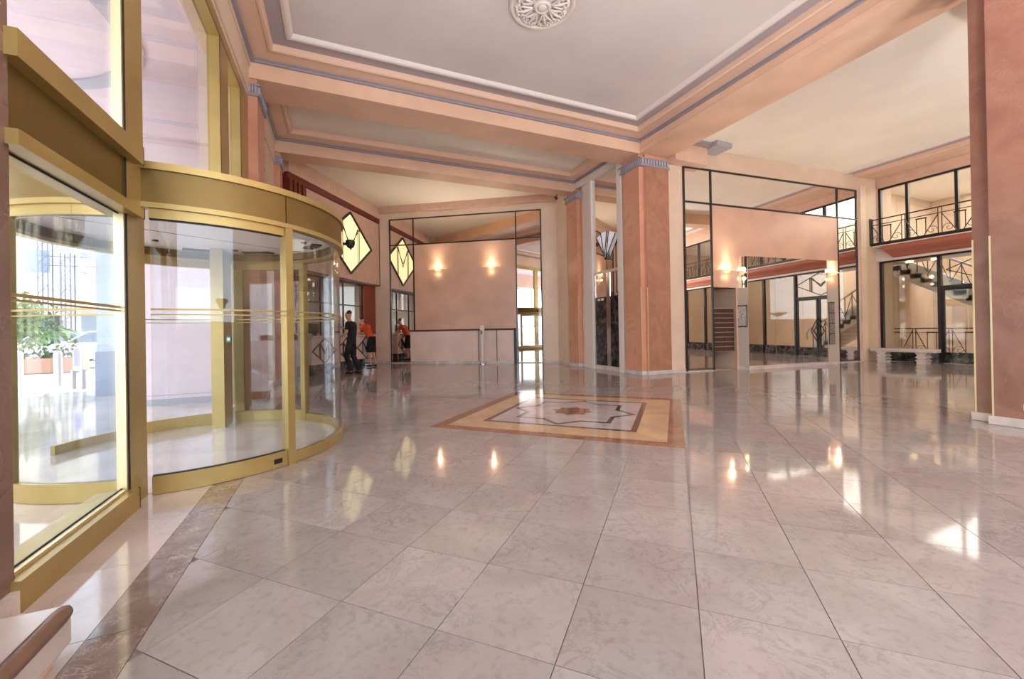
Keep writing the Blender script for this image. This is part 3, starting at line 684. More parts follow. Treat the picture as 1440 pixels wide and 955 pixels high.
sconce(REC, 1.93, 3.48, .72, 'left glowing wall sconce on the salmon reception panel', 'wall sconces')
sconce(REC, 3.97, 3.48, .72, 'right glowing wall sconce on the salmon reception panel', 'wall sconces')
sconce(WL, 1.40, 2.70, .72, 'glowing wall sconce over the letter box niche', 'wall sconces')

# ================================================================== MIRRORED BOX ON THE RIGHT WALL
B0 = (10.27, 7.63); BX = Fr(B0, u=(WL.u.x, WL.u.y)); CH = Fr((10.20, 7.94), B0)
kb = thing('mirrored_pier', tuple(BX.p(1.7, -.1, 0)), 'broad projecting pier with a large mirror front and slanted side beside the letter boxes', 'mirror')
core = [(10.225, 7.93), (10.29, 7.64), tuple(BX.p(3.56, -.02, 0))[:2], tuple(BX.p(3.56, -.3, 0))[:2]]
MB().slab(core, 0, 3.08).obj('core', M_cream, kb)
for a, b in ((.0, 1.0), (1.0, 2.08), (2.08, 3.1)):
    MB().box(a + .004, b - .004, -.018, 0, .1, 3.09, BX).obj('mirror_pane', M_mirror, kb)
MB().box(-.01, 3.57, -.01, .02, 0, .085, BX).obj('marble_skirting', M_plinth, kb)
CL = (Vector(B0) - Vector((10.20, 7.94))).length
MB().box(0, CL, -.018, 0, 2.24, 3.09, CH).obj('side_mirror', M_mirror, kb)
MB().box(0, CL, -.018, .01, .1, 2.24, CH).obj('side_pier', M_gpier, kb)
MB().box(-.01, CL + .01, -.01, .03, 0, .1, CH).obj('marble_skirting', M_plinth, kb)
MB().box(.02, CL - .02, .01, .022, 1.16, 1.76, CH).obj('notice_frame', M_mframe, kb)
MB().box(.04, CL - .04, .022, .026, 1.19, 1.73, CH).obj('notice_sheet', mat('printed_sheet', (214, 208, 200), .4, noise=.35, nscale=26), kb)
MB().box(3.105, 3.57, -.02, .01, 2.26, 3.09, BX).obj('pink_head', M_pink, kb)
MB().box(3.105, 3.57, -.02, .005, .08, 2.26, BX).obj('grey_pier', M_gpier, kb)
for k in range(4): MB().box(3.16, 3.38, .005, .025, .62 + k * .31, .9 + k * .31, BX).obj('intercom_panel', mat('intercom_panel', (150, 140, 134), .35, noise=.3, nscale=20), kb)
MB().box(3.14, 3.40, .004, .012, .6, 1.86, BX).obj('intercom_frame', M_mframe, kb)
sconce(BX, 3.3, 2.70, .5, 'glowing wall sconce at the right end of the mirrored box', 'wall sconces', d0=.01)

# ================================================================== LIFT
lx = 7.1
d1 = MB().box(9.0, 10.22, .01 + 7.02 - lx - .12, 7.02 - lx - .01, 0, 5.6, COLX)
dl = struct(MB().box(7.12, 7.2, 8.8, 10.8, 0, 5.62).obj('door_1', M_white), 'white lift surround between the two orange pillars')
for a, b, dd in ((10.22, 10.34, .1), (10.34, 10.46, .07), (10.46, 10.62, .04), (10.62, 10.8, .02)):
    MB().box(7.02 + .1 - dd, 7.12, a, b, 0, 5.62).obj('fluted_jamb', M_white, dl)
MB().box(7.0, 7.12, 8.8, 8.98, 0, 5.62).obj('jamb', M_white, dl)
MB().box(7.1, 7.12, 8.98, 10.22, 2.86, 5.6).obj('mirror_pane', M_mirror, dl)
MB().box(7.08, 7.12, 8.98, 10.22, 2.78, 2.84).box(7.08, 7.12, 10.17, 10.22, 0, 2.8).box(7.08, 7.12, 8.98, 9.03, 0, 2.8).obj('silver_frame', M_silver, dl)
MB().box(7.1, 7.12, 9.03, 10.17, 2.1, 2.78).obj('glass_transom', M_mirror, dl)
MB().box(7.09, 7.12, 9.03, 9.46, .12, 2.1).obj('black_marble_panel', M_blk, dl)
MB().box(7.09, 7.12, 9.62, 10.17, .12, 2.1).obj('black_marble_panel', M_blk, dl)
MB().box(7.085, 7.12, 9.46, 9.62, .1, 2.78).obj('chrome_strip', M_chrome, dl)
MB().box(7.06, 7.12, 9.03, 10.17, 0, .12).obj('marble_sill', M_plinth, dl)
for k in range(2): MB().box(7.08, 7.095, 9.75 + k * .17, 9.87 + k * .17, 2.0, 2.06).obj('floor_indicator', M_wht, dl)
fan = thing('fan_sconce', (7.02, 9.55, 3.5), 'white fan shaped glass wall lamp on the mirror above the lift', 'wall lamp')
for k, (ta, tb, za, zb) in enumerate(((9.98, 9.72, 3.84, 3.92), (9.70, 9.42, 3.92, 3.92), (9.40, 9.1, 3.92, 3.80))):
    ba, bb = 9.56 - k * .015, 9.555 - k * .015
    dd = (.04, .09, .04)[k]
    MB().prism([(ta, za), (tb, zb), (bb, 3.2), (ba, 3.2)], 7.02 - 7.1 + dd, 7.02 - 7.1 + dd + .02, COLX).obj('glass_blade', M_fan, fan)
    MB().bar((7.1 - dd - .025, ta, za), (7.1 - dd - .025, ba, 3.2), .02).bar((7.1 - dd - .025, tb, zb), (7.1 - dd - .025, bb, 3.2), .02).obj('dark_rib', M_mframe, fan)
MB().box(7.02, 7.1, 9.5, 9.6, 3.15, 3.3).obj('wall_bracket', M_mframe, fan)
struct(MB().box(7.2, 8.2, 8.8, 11.5, 0, 5.62).obj('wall_lift', M_cream), 'wall mass behind the lift')

# ================================================================== IRON RAILING PATTERN
def rail_panel(F, u0, u1, d, z0, z1, name, par, m=M_iron, t=.018):
    q = MB(); h = z1 - z0; w_ = u1 - u0; um = (u0 + u1) / 2; P = lambda u, z: F.p(u, d, z)
    q.bar(P(u0, z0), P(u0, z1), t); q.bar(P(u1, z0), P(u1, z1), t)
    a = w_ * .14
    q.bar(P(um - a, z0 + h * .1), P(um - a, z1 - h * .12), t).bar(P(um + a, z0 + h * .1), P(um + a, z1 - h * .12), t)
    q.bar(P(um - a * 1.2, z1 - h * .12), P(um + a * 1.2, z1 - h * .12), t * 1.8)
    q.bar(P(u0, z1 - h * .05), P(um - a * .6, z0), t).bar(P(u1, z1 - h * .05), P(um + a * .6, z0), t)
    for s_, uc in ((1, u0), (-1, u1)):
        pts = []
        for k in range(15):
            an = k / 14 * math.pi * 2.6; r = w_ * .17 * (1 - .062 * k)
            pts.append(P(uc + s_ * (w_ * .19 - r * math.cos(an)), z0 + h * .22 + r * math.sin(an)))
        q.tube(pts, t * .45, 5)
    return q.obj(name, m, par)

# ================================================================== GLAZED WALL, BALCONY AND STAIR HALL
gw = MB().box(-6.3, 8.0, -.3, 0, 5.58, 5.96, GL).box(-6.3, 8.0, -.3, 0, 3.2, 3.7, GL).box(7.46, 8.2, -.3, 0, 0, 5.96, GL).box(-6.3, -3.4, -.3, 0, 0, 5.96, GL)
wall_g = struct(gw.obj('wall_glazed', M_rose), 'rose upper wall strip over the glazed screen on the far right')
MB().box(-6.3, 7.6, 0, .06, 3.19, 3.66, GL).obj('cream_band', M_white, wall_g)
MB().box(-6.3, 7.6, 0, 1.02, 5.87, 5.965, GL).obj('rose_border', M_rose, wall_g)
MB().box(-6.3, 7.6, 1.02, 1.1, 5.84, 5.965, GL).box(-6.3, 7.6, .98, 1.02, 5.855, 5.965, GL).obj('peach_moulding', M_peach, wall_g)
MB().box(-6.3, 7.6, 1.1, 1.5, 5.935, 5.965, GL).obj('grey_cove', M_grey, wall_g)
MB().box(-6.3, 7.6, 1.5, 1.6, 5.88, 5.965, GL).obj('white_moulding', M_white, wall_g)
wu = MB().box(-3.4, 7.46, -.16, -.145, 3.7, 5.56, GL).obj('window_5', M_glassr); struct(wu, 'black framed upper windows above the balcony')
q = MB().box(-3.4, 7.46, -.19, -.1, 5.53, 5.6, GL).box(-3.4, 7.46, -.19, -.1, 3.7, 3.76, GL); q.obj('frame_rail', M_iron, wu)
for u in (7.43, 6.74, 5.64, 4.5, 3.4, 2.3, 1.2, .1, -1, -2.1, -3.37):
    MB().box(u - .035, u + .035, -.19, -.09, 3.7, 5.56, GL).obj('frame_upright', M_iron, wu)
wl_ = MB().box(6.04, 7.46, -.16, -.145, .36, 3.19, GL).box(-3.4, 3.88, -.16, -.145, .36, 3.19, GL).obj('window_6', M_glassr); struct(wl_, 'tall black framed glazed screen at floor level')
for u in (7.43, 6.04, 3.88, 2.4, 1.0, -.6, -2.0, -3.37):
    MB().box(u - .04, u + .04, -.2, -.08, 0, 3.2, GL).obj('frame_upright', M_iron, wl_)
MB().box(-3.4, 7.46, -.19, -.09, 3.15, 3.2, GL).obj('frame_rail', M_iron, wl_)
for a, b in ((-3.37, 3.84), (6.08, 7.4)): MB().box(a, b, -.19, -.08, 0, .36, GL).obj('black_kick_panel', M_blk, wl_)
dd_ = MB().box(3.92, 6.0, -.2, -.08, 2.2, 2.27, GL).obj('door_2', M_iron); struct(dd_, 'black framed glazed double door with diamond ironwork')
for a, b in ((3.92, 4.78), (4.81, 6.0)):
    lf = MB().box(a, a + .06, -.17, -.11, .02, 2.2, GL).box(b - .06, b, -.17, -.11, .02, 2.2, GL).box(a + .06, b - .06, -.17, -.11, 2.13, 2.2, GL).obj('door_leaf', M_iron, dd_)
    MB().box(a + .06, b - .06, -.145, -.135, .32, 2.13, GL).obj('pane', M_glassr, lf)
    MB().box(a + .06, b - .06, -.17, -.11, .02, .32, GL).obj('kick_panel', M_blk, lf)
q = MB()
for w_, h_ in ((.26, .46), (.13, .23)):
    pts = [(4.795 - w_, .96), (4.795, .96 + h_), (4.795 + w_, .96), (4.795, .96 - h_)]
    for k in range(4): q.bar(GL.p(pts[k][0], -.07, pts[k][1]), GL.p(pts[(k + 1) % 4][0], -.07, pts[(k + 1) % 4][1]), .024)
q.obj('diamond_handle', M_iron, dd_)
MB().box(3.92, 6.0, -.16, -.145, 2.27, 3.19, GL).obj('transom_pane', M_glassr, dd_)
def mlogo(F, uc, zc, w_, h_, d, t=.016):
    """letter M of double strokes inside a lozenge"""
    q = MB(); P = lambda u, z: F.p(u, d, z)
    pts = [(uc - w_, zc), (uc, zc + h_), (uc + w_, zc), (uc, zc - h_)]
    for k in range(4): q.bar(P(*pts[k]), P(*pts[(k + 1) % 4]), t)
    for o_ in (0, .07):
        x = w_ * (.42 - o_); yt = zc + h_ * (1 - .42 + o_ * .9); yb = zc - h_ * (1 - .42 + o_)
        q.bar(P(uc - x, yb), P(uc - x, yt - h_ * o_), t).bar(P(uc + x, yb), P(uc + x, yt - h_ * o_), t)
        q.bar(P(uc - x, yt - h_ * o_), P(uc, zc - h_ * (.1 + 2.2 * o_)), t).bar(P(uc + x, yt - h_ * o_), P(uc, zc - h_ * (.1 + 2.2 * o_)), t)
    return q
mlogo(GL, 4.9, 2.73, 1.0, .44, -.13, .022).obj('lozenge_ironwork', M_iron, dd_)
# balcony
bc = thing('balcony', (15.95, 2.5, 3.3), 'rose curved balcony slab with black wrought iron railing above the glazed screen', 'balcony')
prof = [(0, 3.26), (.1, 3.26), (.16, 3.3), (.2, 3.36), (.3, 3.44), (.36, 3.5), (.4, 3.6), (.42, 3.63), (0, 3.63)]
q = MB(); n = len(prof)
q.add([GL.p(7.02 + .2 * (z - 3.26) / .37, d, z) for d, z in prof] + [GL.p(-3.3, d, z) for d, z in prof], [tuple(range(n)), tuple(range(2 * n - 1, n - 1, -1))] + [(i, (i + 1) % n, (i + 1) % n + n, i + n) for i in range(n)])
q.obj('slab', mat('deep_rose_plaster', (176, 108, 88), .5), bc)
MB().box(-3.3, 7.42, .05, .42, 3.63, 3.66, GL).obj('slab_top', M_white, bc)
MB().box(-3.3, 7.46, .26, .38, 3.66, 3.76, GL).obj('base_rail', M_iron, bc)
MB().box(-3.3, 7.46, .3, .34, 4.49, 4.52, GL).obj('hand_rail', M_iron, bc)
MB().box(-3.3, 7.46, .31, .33, 4.33, 4.35, GL).obj('mid_rail', M_iron, bc)
u = 7.44
while u > -3:
    rail_panel(GL, u - .74, u, .32, 3.76, 4.34, 'iron_panel', bc)
    for u_ in (u, u - .74): MB().bar(GL.p(u_, .32, 4.34), GL.p(u_, .32, 4.5), .016).obj('iron_stub', M_iron, bc)
    u -= .82
MB().box(7.45, 7.5, .24, .4, 3.7, 4.56, GL).obj('end_post', M_iron, bc)
# bench
def bench(y0, y1, label):
    t = thing('marble_bench', (15.62, (y0 + y1) / 2, 0), label, 'bench')
    MB().box(15.42, 15.82, y0, y1, .33, .43).obj('seat', M_plinth, t, bevel=.01)
    for yc in (y0 + .3, y1 - .28):
        pr = [(-.1, 0), (.1, 0), (.1, .06), (.14, .1), (.07, .14), (.14, .19), (.08, .24), (.14, .33), (-.14, .33), (-.08, .24), (-.14, .19), (-.07, .14), (-.14, .1), (-.1, .06)]
        MB().prism([(yc + a, z) for a, z in pr], -.14, .16, Fr((15.62, 0), u=(0, 1), flip=True)).obj('leg', M_plinth, t)
bench(5.85, 7.36, 'white marble bench with scrolled feet in front of the glazed screen')
# stair hall shell
struct(MB().box(21.6, 21.9, -6.3, 8.4, 0, 6.6).obj('wall_stair_hall', M_cream), 'cream back wall of the stair hall')
struct(MB().box(16.2, 21.9, 8.2, 8.5, 0, 6.6).obj('wall_stair_side', M_cream), 'cream side wall of the stair hall')
gf = MB().box(16.5, 18.1, 3.5, 8.2, 3.25, 3.6).obj('floor_gallery', M_ceil2); struct(gf, 'upper gallery floor of the stair hall')
st = thing('staircase', (19.2, 5.4, 0), 'white staircase with black scroll railing behind the glazed screen', 'staircase')
for k in range(19):
    MB().box(18.3, 20.1, 2.9 + k * .27, 3.2 + k * .27, k * .17, (k + 1) * .17).obj('step', M_plinth, st)
MB().prism([(2.9, 0), (3.3, 0), (8.1, 2.95), (8.1, 3.62), (7.9, 3.55), (2.9, .42)], -.06, 0, Fr((18.3, 0), u=(0, 1), flip=True)).obj('stringer', M_wht, st)
MB().prism([(2.9, 0), (3.15, 0), (8.05, 3.05), (8.05, 3.25), (7.9, 3.2)], -1.8, -.02, Fr((18.3, 0), u=(0, 1), flip=True)).obj('soffit', M_white, st)
q = MB()
for k in range(0, 18):
    y0 = 3.0 + k * .27; z0 = .2 + k * .17
    q.bar((18.28, y0, z0), (18.28, y0, z0 + .85), .022)
    if k % 2 == 0: q.bar((18.28, y0, z0 + .8), (18.28, y0 + .27, z0 + .25), .018).bar((18.28, y0 + .27, z0 + .25), (18.28, y0 + .54, z0 + 1.1), .018)
q.obj('iron_baluster', M_iron, st)
MB().tube([(18.28, 2.75, .55), (18.28, 2.7, .8), (18.28, 2.85, 1.02), (18.28, 3.1, 1.12), (18.28, 7.9, 4.14)], .035, 8).obj('hand_rail', M_bluel, st)
lr = thing('landing_railing', (18.2, 7.3, 0), 'low black scroll railing seen through the corner pane behind the bench', 'railing')
for k in range(3): rail_panel(Fr((18.1, 0), u=(0, 1), flip=True), 5.6 + k * .9, 6.42 + k * .9, 0, .12, .98, 'iron_panel', lr)
MB().box(18.08, 18.12, 5.5, 8.2, .98, 1.02).box(18.09, 18.11, 5.5, 8.2, .1, .12).box(18.09, 18.11, 5.5, 8.2, .85, .87).obj('hand_rail', M_iron, lr)
mr_ = thing('wall_letter_rack', (17.6, 8.15, .9), 'black wire letter rack on the wall behind the corner pane', 'rack')
q = MB()
for k in range(9): q.box(16.7, 18.0, 8.05, 8.19, .95 + k * .13, .965 + k * .13)
for k in range(3): q.box(16.7 + k * .62, 16.72 + k * .62, 8.05, 8.19, .95, 2.0)
q.obj('wire_shelf', M_iron, mr_)
for x_, y_, nm in ((17.5, 7.2, 'left'), (17.6, 6.6, 'right')):
    o = MB().lathe([(.1, 3.2), (.1, 3.24), (.02, 3.245)], (x_, y_, 0), 12).obj('round_downlight', M_lit); tag(o, nm + ' of the two round downlights under the gallery of the stair hall', 'lamp', 'stair hall downlights')

# ================================================================== DIAMOND LIGHT + RECEPTION DESK ON THE ANGLED WALL
uc, zc = LOB - 2.0, 4.21; hw, hh = 1.34, 1.03
dg = thing('diamond_window', tuple(OBL.p(uc, .22, zc)), 'large backlit yellow diamond shaped glass panel with black letter M lines', 'stained glass')
MB().prism([(uc - hw, zc), (uc, zc - hh), (uc + hw, zc), (uc, zc + hh)], .2, .225, OBL).obj('lit_glass', M_litw, dg)
q = MB(); pts = [(uc - hw, zc), (uc, zc - hh), (uc + hw, zc), (uc, zc + hh)]
for k in range(4): q.bar(OBL.p(pts[k][0], .235, pts[k][1]), OBL.p(pts[(k + 1) % 4][0], .235, pts[(k + 1) % 4][1]), .05)
q.obj('frame', M_mframe, dg)
mlogo(OBL, uc, zc, hw - .06, hh - .05, .232, .02).obj('letter_lines', M_mframe, dg)
dk = thing('reception_desk', tuple(OBL.p(2.2, .3, 0)), 'cream desk with black lozenge motifs and black kick plate under the diamond light', 'desk')
U0d, U1d = .55, LOB - .95
MB().box(U0d, U1d, 0, .43, 0, .3, OBL).obj('kick_plate', M_blk, dk)
for k in range(3):
    a = U0d + k * (U1d - U0d) / 3; b = U0d + (k + 1) * (U1d - U0d) / 3
    pn_ = MB().box(a + .003, b - .003, 0, .45, .3, 1.06, OBL).obj('front_panel', M_lpink, dk)
    mlogo(OBL, (a + b) / 2, .68, (b - a) / 2 - .02, .36, .457, .028).obj('lozenge_motif', M_mframe, pn_)
MB().box(U0d - .02, U1d + .03, -.25, .5, 1.06, 1.12, OBL).obj('marble_ledge', M_plinth, dk)
sw = MB().box(.52, LOB - .83, -.1, -.09, 1.12, 2.93, OBL).obj('window_7', M_glassr); struct(sw, 'glass screen above the angled reception desk')
q = MB().box(.52, LOB - .83, -.12, -.07, 2.12, 2.16, OBL).box(.52, LOB - .83, -.12, -.05, 2.88, 2.95, OBL)
for u in (.52, 1.7, 2.9, LOB - .86): q.box(u, u + .035, -.12, -.07, 1.12, 2.93, OBL)
q.obj('black_frame', M_iron, sw)
of = MB().box(-.3, 5.2, -2.7, -2.6, 0, 3.4, OBL).box(-.4, -.3, -2.7, -.2, 0, 3.4, OBL).box(5.2, 5.3, -2.7, -.2, 0, 3.4, OBL).box(-.4, 5.3, -2.7, -.2, 3.35, 3.45, OBL).box(-.4, 5.3, -2.7, -.2, -.1, 0, OBL)
struct(of.obj('wall_office', mat('office_wall', (190, 182, 176), .6)), 'pale walls of the office behind the glass screen')
sh = thing('office_cabinet', tuple(OBL.p(2.6, -2.4, 0)), 'dark wood framed cabinet inside the office behind the screen', 'cabinet')
q = MB().box(1.6, 1.75, -2.6, -2.3, .0, 2.7, OBL).box(3.4, 3.55, -2.6, -2.3, .0, 2.7, OBL).box(1.75, 3.4, -2.6, -2.3, 2.5, 2.7, OBL).box(1.75, 3.4, -2.6, -2.3, .8, .9, OBL)
q.obj('wood_frame', M_wood, sh); MB().box(1.75, 3.4, -2.6, -2.55, .9, 2.5, OBL).obj('back_panel', M_silver, sh)
mo = thing('office_monitor', tuple(OBL.p(1.9, -.5, 1.12)), 'dark computer monitor on the desk behind the glass screen', 'monitor')
MB().box(1.75, 2.2, -.55, -.5, 1.2, 1.5, OBL).obj('screen', M_gask, mo); MB().box(1.93, 2.03, -.56, -.45, 1.0, 1.2, OBL).obj('stand', M_gask, mo)
MB().box(1.5, 3.6, -.9, -.25, .95, 1.0, OBL).obj('inner_desk_top', M_wood, mo)

# ================================================================== PEOPLE
def skin(name, V, E, rad, m, par, M4, sub=2):
    me = bpy.data.meshes.new(name); me.from_pydata([M4 @ Vector(v) for v in V], E, [])
    me.materials.append(m); o = bpy.data.objects.new(name, me); COL.objects.link(o)
    o.parent = par; o.matrix_parent_inverse = Matrix.Translation(-par.location)
    md = o.modifiers.new('skin', 'SKIN'); md.use_smooth_shade = True
    if not me.skin_vertices: 
        bpy.context.view_layer.objects.active = o
    sv = me.skin_vertices[0].data if me.skin_vertices else None
    if sv is None:
        bm = bmesh.new(); bm.from_mesh(me); bm.verts.layers.skin.verify(); bm.to_mesh(me); bm.free(); sv = me.skin_vertices[0].data
    for i, r in enumerate(rad):
        r = r if isinstance(r, tuple) else (r, r); sv[i].radius = r; sv[i].use_root = (i == 0)
    s = o.modifiers.new('sub', 'SUBSURF'); s.levels = sub; s.render_levels = sub
    return o
def person(loc, heading, J, label, shirt, legs, shorts, sleeve):
    """J: joints in the body's own frame (x right, y forward, z up)"""
    par = thing('person', (loc[0], loc[1], 0), label, 'person')
    M4 = Matrix.Translation((loc[0], loc[1], 0)) @ Matrix.Rotation(heading, 4, 'Z')
    V = []; E = []; Rr = []
    def av(p, r, prev=None):
        V.append(p); Rr.append(r)
        if prev is not None: E.append((prev, len(V) - 1))
        return len(V) - 1
    pel = av(J['pelvis'], (.125, .1)); sp = av(J['spine'], (.12, .09), pel); chx = av(J['chest'], (.15, .1), sp)
    nk = av(J['neck'], .05, chx); hd = Vector(J['head']); hb = av(tuple(hd + Vector((0, .015, -.075))), (.07, .08), nk)
    hm = av(tuple(hd + Vector((0, 0, .02))), (.086, .105), hb); ht = av(tuple(hd + Vector((0, -.01, .09))), (.075, .085), hm)
    for s, k in ((-1, 'L'), (1, 'R')):
        sh_ = av(J['sh' + k], .06, chx); el = av(J['el' + k], .042, sh_); wr_ = av(J['wr' + k], .028, el)
        w_, e_ = Vector(J['wr' + k]), Vector(J['el' + k]); t = (w_ - e_).normalized()
        pm = av(tuple(w_ + t * .06), (.036, .018), wr_)
        side = t.cross(Vector((0, 0, 1)));  side = side.normalized() if side.length > .1 else Vector((0, 1, 0))
        for f_, (o_, ln) in enumerate(((-.03, .06), (-.01, .075), (.01, .07), (.03, .055))):
            k1 = av(tuple(w_ + t * .10 + side * o_), .009, pm); av(tuple(w_ + t * (.10 + ln) + side * o_ - Vector((0, 0, .02))), .007, k1)
        k1 = av(tuple(w_ + t * .05 + side * .045), .011, pm); av(tuple(w_ + t * .085 + side * .06), .008, k1)
        hp = av(J['hip' + k], .09, pel); kn = av(J['kn' + k], .058, hp); cf = av(tuple((Vector(J['kn' + k]) * .65 + Vector(J['an' + k]) * .35)), .055, kn)
        an_ = av(J['an' + k], .036, cf); a_ = Vector(J['an' + k]); av(tuple(a_ + Vector((0, .07, -.05))), .026, an_)
    skin('body', V, E, Rr, M_skin, par, M4)
    # shirt
    V2 = [tuple(Vector(J['pelvis']) + Vector((0, 0, -.05))), J['spine'], J['chest'], tuple(Vector(J['neck']) * .75 + Vector(J['chest']) * .25)]
    E2 = [(0, 1), (1, 2), (2, 3)]; r2 = [(.16, .125), (.155, .12), (.185, .13), .075]
    for k in 'LR':
        V2.append(J['sh' + k]); E2.append((2, len(V2) - 1)); r2.append(.078)
        V2.append(tuple(Vector(J['sh' + k]).lerp(Vector(J['el' + k]), sleeve))); E2.append((len(V2) - 2, len(V2) - 1)); r2.append(.062)
    skin('shirt', V2, E2, r2, shirt, par, M4)
    q = MB(); pv_ = Vector(J['pelvis'])                             # shorts / trousers: pelvis and two legs fused into one cloth surface
    prof = [(.11, -.14), (.145, -.09), (.155, 0), (.15, .08), (.14, .12)]; k0 = len(q.v)
    for r_, z_ in prof:
        for a in range(16): q.v.append(tuple(M4 @ (pv_ + Vector((r_ * 1.05 * math.cos(a * math.pi / 8), r_ * .82 * math.sin(a * math.pi / 8), z_)))))
    for a in range(len(prof) - 1):
        for b in range(16): q.f.append((k0 + a * 16 + b, k0 + a * 16 + (b + 1) % 16, k0 + (a + 1) * 16 + (b + 1) % 16, k0 + (a + 1) * 16 + b))
    q.f.append(tuple(k0 + b for b in range(15, -1, -1))); q.f.append(tuple(k0 + 64 + b for b in range(16)))
    for k in 'LR':
        h_ = Vector(J['hip' + k]); kn = Vector(J['kn' + k]); an_ = Vector(J['an' + k]); up = h_ + Vector((0, 0, .03))
        if shorts: q.tube([M4 @ up, M4 @ h_.lerp(kn, .4), M4 @ h_.lerp(kn, .96)], [.085, .1, .1], 14)
        else: q.tube([M4 @ up, M4 @ h_.lerp(kn, .4), M4 @ kn, M4 @ kn.lerp(an_, .5), M4 @ (an_ + Vector((0, 0, .0)))], [.085, .098, .08, .074, .068], 14)
    so = q.obj('shorts' if shorts else 'trousers', legs, par, smooth=True)
    rm = so.modifiers.new('fuse', 'REMESH'); rm.mode = 'VOXEL'; rm.voxel_size = .016; rm.use_smooth_shade = True
    sm2 = so.modifiers.new('soft', 'SMOOTH'); sm2.iterations = 6
    for k in 'LR':
        a_ = Vector(J['an' + k]) 
        skin('shoe', [tuple(a_ + Vector((0, -.05, -.045))), tuple(a_ + Vector((0, .06, -.045))), tuple(a_ + Vector((0, .17, -.052)))], [(0, 1), (1, 2)], [.042, (.045, .04), (.042, .03)], M_black, par, M4)
    skin('hair', [tuple(hd + Vector((0, -.045, -.01))), tuple(hd + Vector((0, -.02, .085))), tuple(hd + Vector((0, .03, .1)))], [(0, 1), (1, 2)], [(.085, .075), (.095, .09), (.07, .05)], M_hair, par, M4)
    e_ = MB()
    for s in (-1, 1): e_.lathe([(.002, -.01), (.01, 0), (.002, .01)], tuple(M4 @ (hd + Vector((.03 * s, .086, .0)))), 8)
    e_.obj('eye', M_gask, par)
    MB().bar(M4 @ (hd + Vector((0, .085, 0))), M4 @ (hd + Vector((0, .105, -.035))), .022).obj('nose', M_skin, par)
    MB().bar(M4 @ (hd + Vector((-.025, .082, -.055))), M4 @ (hd + Vector((.025, .082, -.055))), .01).obj('mouth', M_redw, par)
    e_ = MB()
    for s in (-1, 1): e_.bar(M4 @ (hd + Vector((.082 * s, 0, .02))), M4 @ (hd + Vector((.086 * s, -.01, -.03))), .025)
    e_.obj('ear', M_skin, par)
    return par
# man in black, turned to the desk, leaning back with one arm bent
person((.40, 12.62), R(62), dict(pelvis=(0, .02, .96), spine=(0, -.01, 1.14), chest=(0, .02, 1.37), neck=(0, .07, 1.55), head=(0, .10, 1.71),
    shL=(-.19, .03, 1.46), elL=(-.26, .04, 1.18), wrL=(-.16, .25, 1.10), shR=(.19, .03, 1.46), elR=(.24, .12, 1.20), wrR=(.05, .28, 1.33),
    hipL=(-.09, .02, .93), knL=(-.10, .12, .51), anL=(-.08, .0, .09), hipR=(.09, .02, .93), knR=(.11, .02, .50), anR=(.12, -.16, .09)),
    'person in black t-shirt and black trousers standing near the desk with bent arm', M_black, M_black, False, .75)
hd_ = math.atan2(-OBL.d.y, -OBL.d.x) - math.pi / 2
person((1.10, 14.88), hd_, dict(pelvis=(0, .0, .93), spine=(0, .07, 1.12), chest=(0, .20, 1.32), neck=(0, .30, 1.48), head=(0, .38, 1.62),
    shL=(-.2, .22, 1.41), elL=(-.26, .36, 1.18), wrL=(-.1, .52, 1.17), shR=(.2, .22, 1.41), elR=(.26, .36, 1.18), wrR=(.1, .52, 1.17),
    hipL=(-.1, 0, .9), knL=(-.12, .04, .49), anL=(-.13, -.03, .09), hipR=(.1, 0, .9), knR=(.12, .02, .49), anR=(.14, -.06, .09)),
    'person in orange t-shirt and black shorts leaning on the desk', M_orange, M_black, True, .6)

# ================================================================== OUTSIDE
pv = MB().box(-90, -1.68, -60, 90, -.25, -.02).obj('street_pavement', M_asph); struct(pv, 'pale paved forecourt and street outside the entrance')
pf = MB().box(-6.2, -1.66, -2, 12, -.02, .0).obj('floor_portico', M_tileb); struct(pf, 'pale marble floor of the entrance portico')
sw_ = MB().box(-3.05, -1.68, 8.9, 9.25, 0, 5.8).obj('wall_portico', M_lav); struct(sw_, 'pale side wall of the entrance portico')
MB().box(-3.05, -1.68, 8.885, 8.9, 0, .1).box(-3.05, -1.68, 8.89, 8.9, .16, .17).obj('skirting_line', M_bluel, sw_)
MB().box(-3.2, -1.68, 8.75, 8.9, 4.6, 5.8).obj('upper_band', M_lav, sw_)
pc = MB().box(-6.6, -1.68, -3, 12, 5.6, 5.9).obj('ceiling_portico', M_lav); struct(pc, 'pale ceiling of the entrance portico with a round grey moulding')
MB().arc((-4.9, 7.4), 2.05, 2.3, 0, 360, 5.56, 5.6, 64).obj('round_moulding', M_bluel, pc)
MB().box(-6.6, -6.2, -3, 12, 4.6, 5.6).obj('outer_beam', M_rose, pc)
for k, (x_, y_, l_) in enumerate(((-4.1, 11.2, 'pale blue-white square portico pier seen through the left glazing'), (-6.3, 3.0, 'portico pier near the street left of the forecourt'))):
    t = thing('portico_pier', (x_, y_, 0), l_, 'pillar')
    MB().box(x_ - .35, x_ + .35, y_ - .35, y_ + .35, .9, 5.59).obj('shaft', mat('blue_white_render', (206, 216, 232), .6), t)
    MB().box(x_ - .37, x_ + .37, y_ - .37, y_ + .37, 0, .9).obj('stone_base', mat('blue_grey_stone', (150, 164, 186), .5), t)
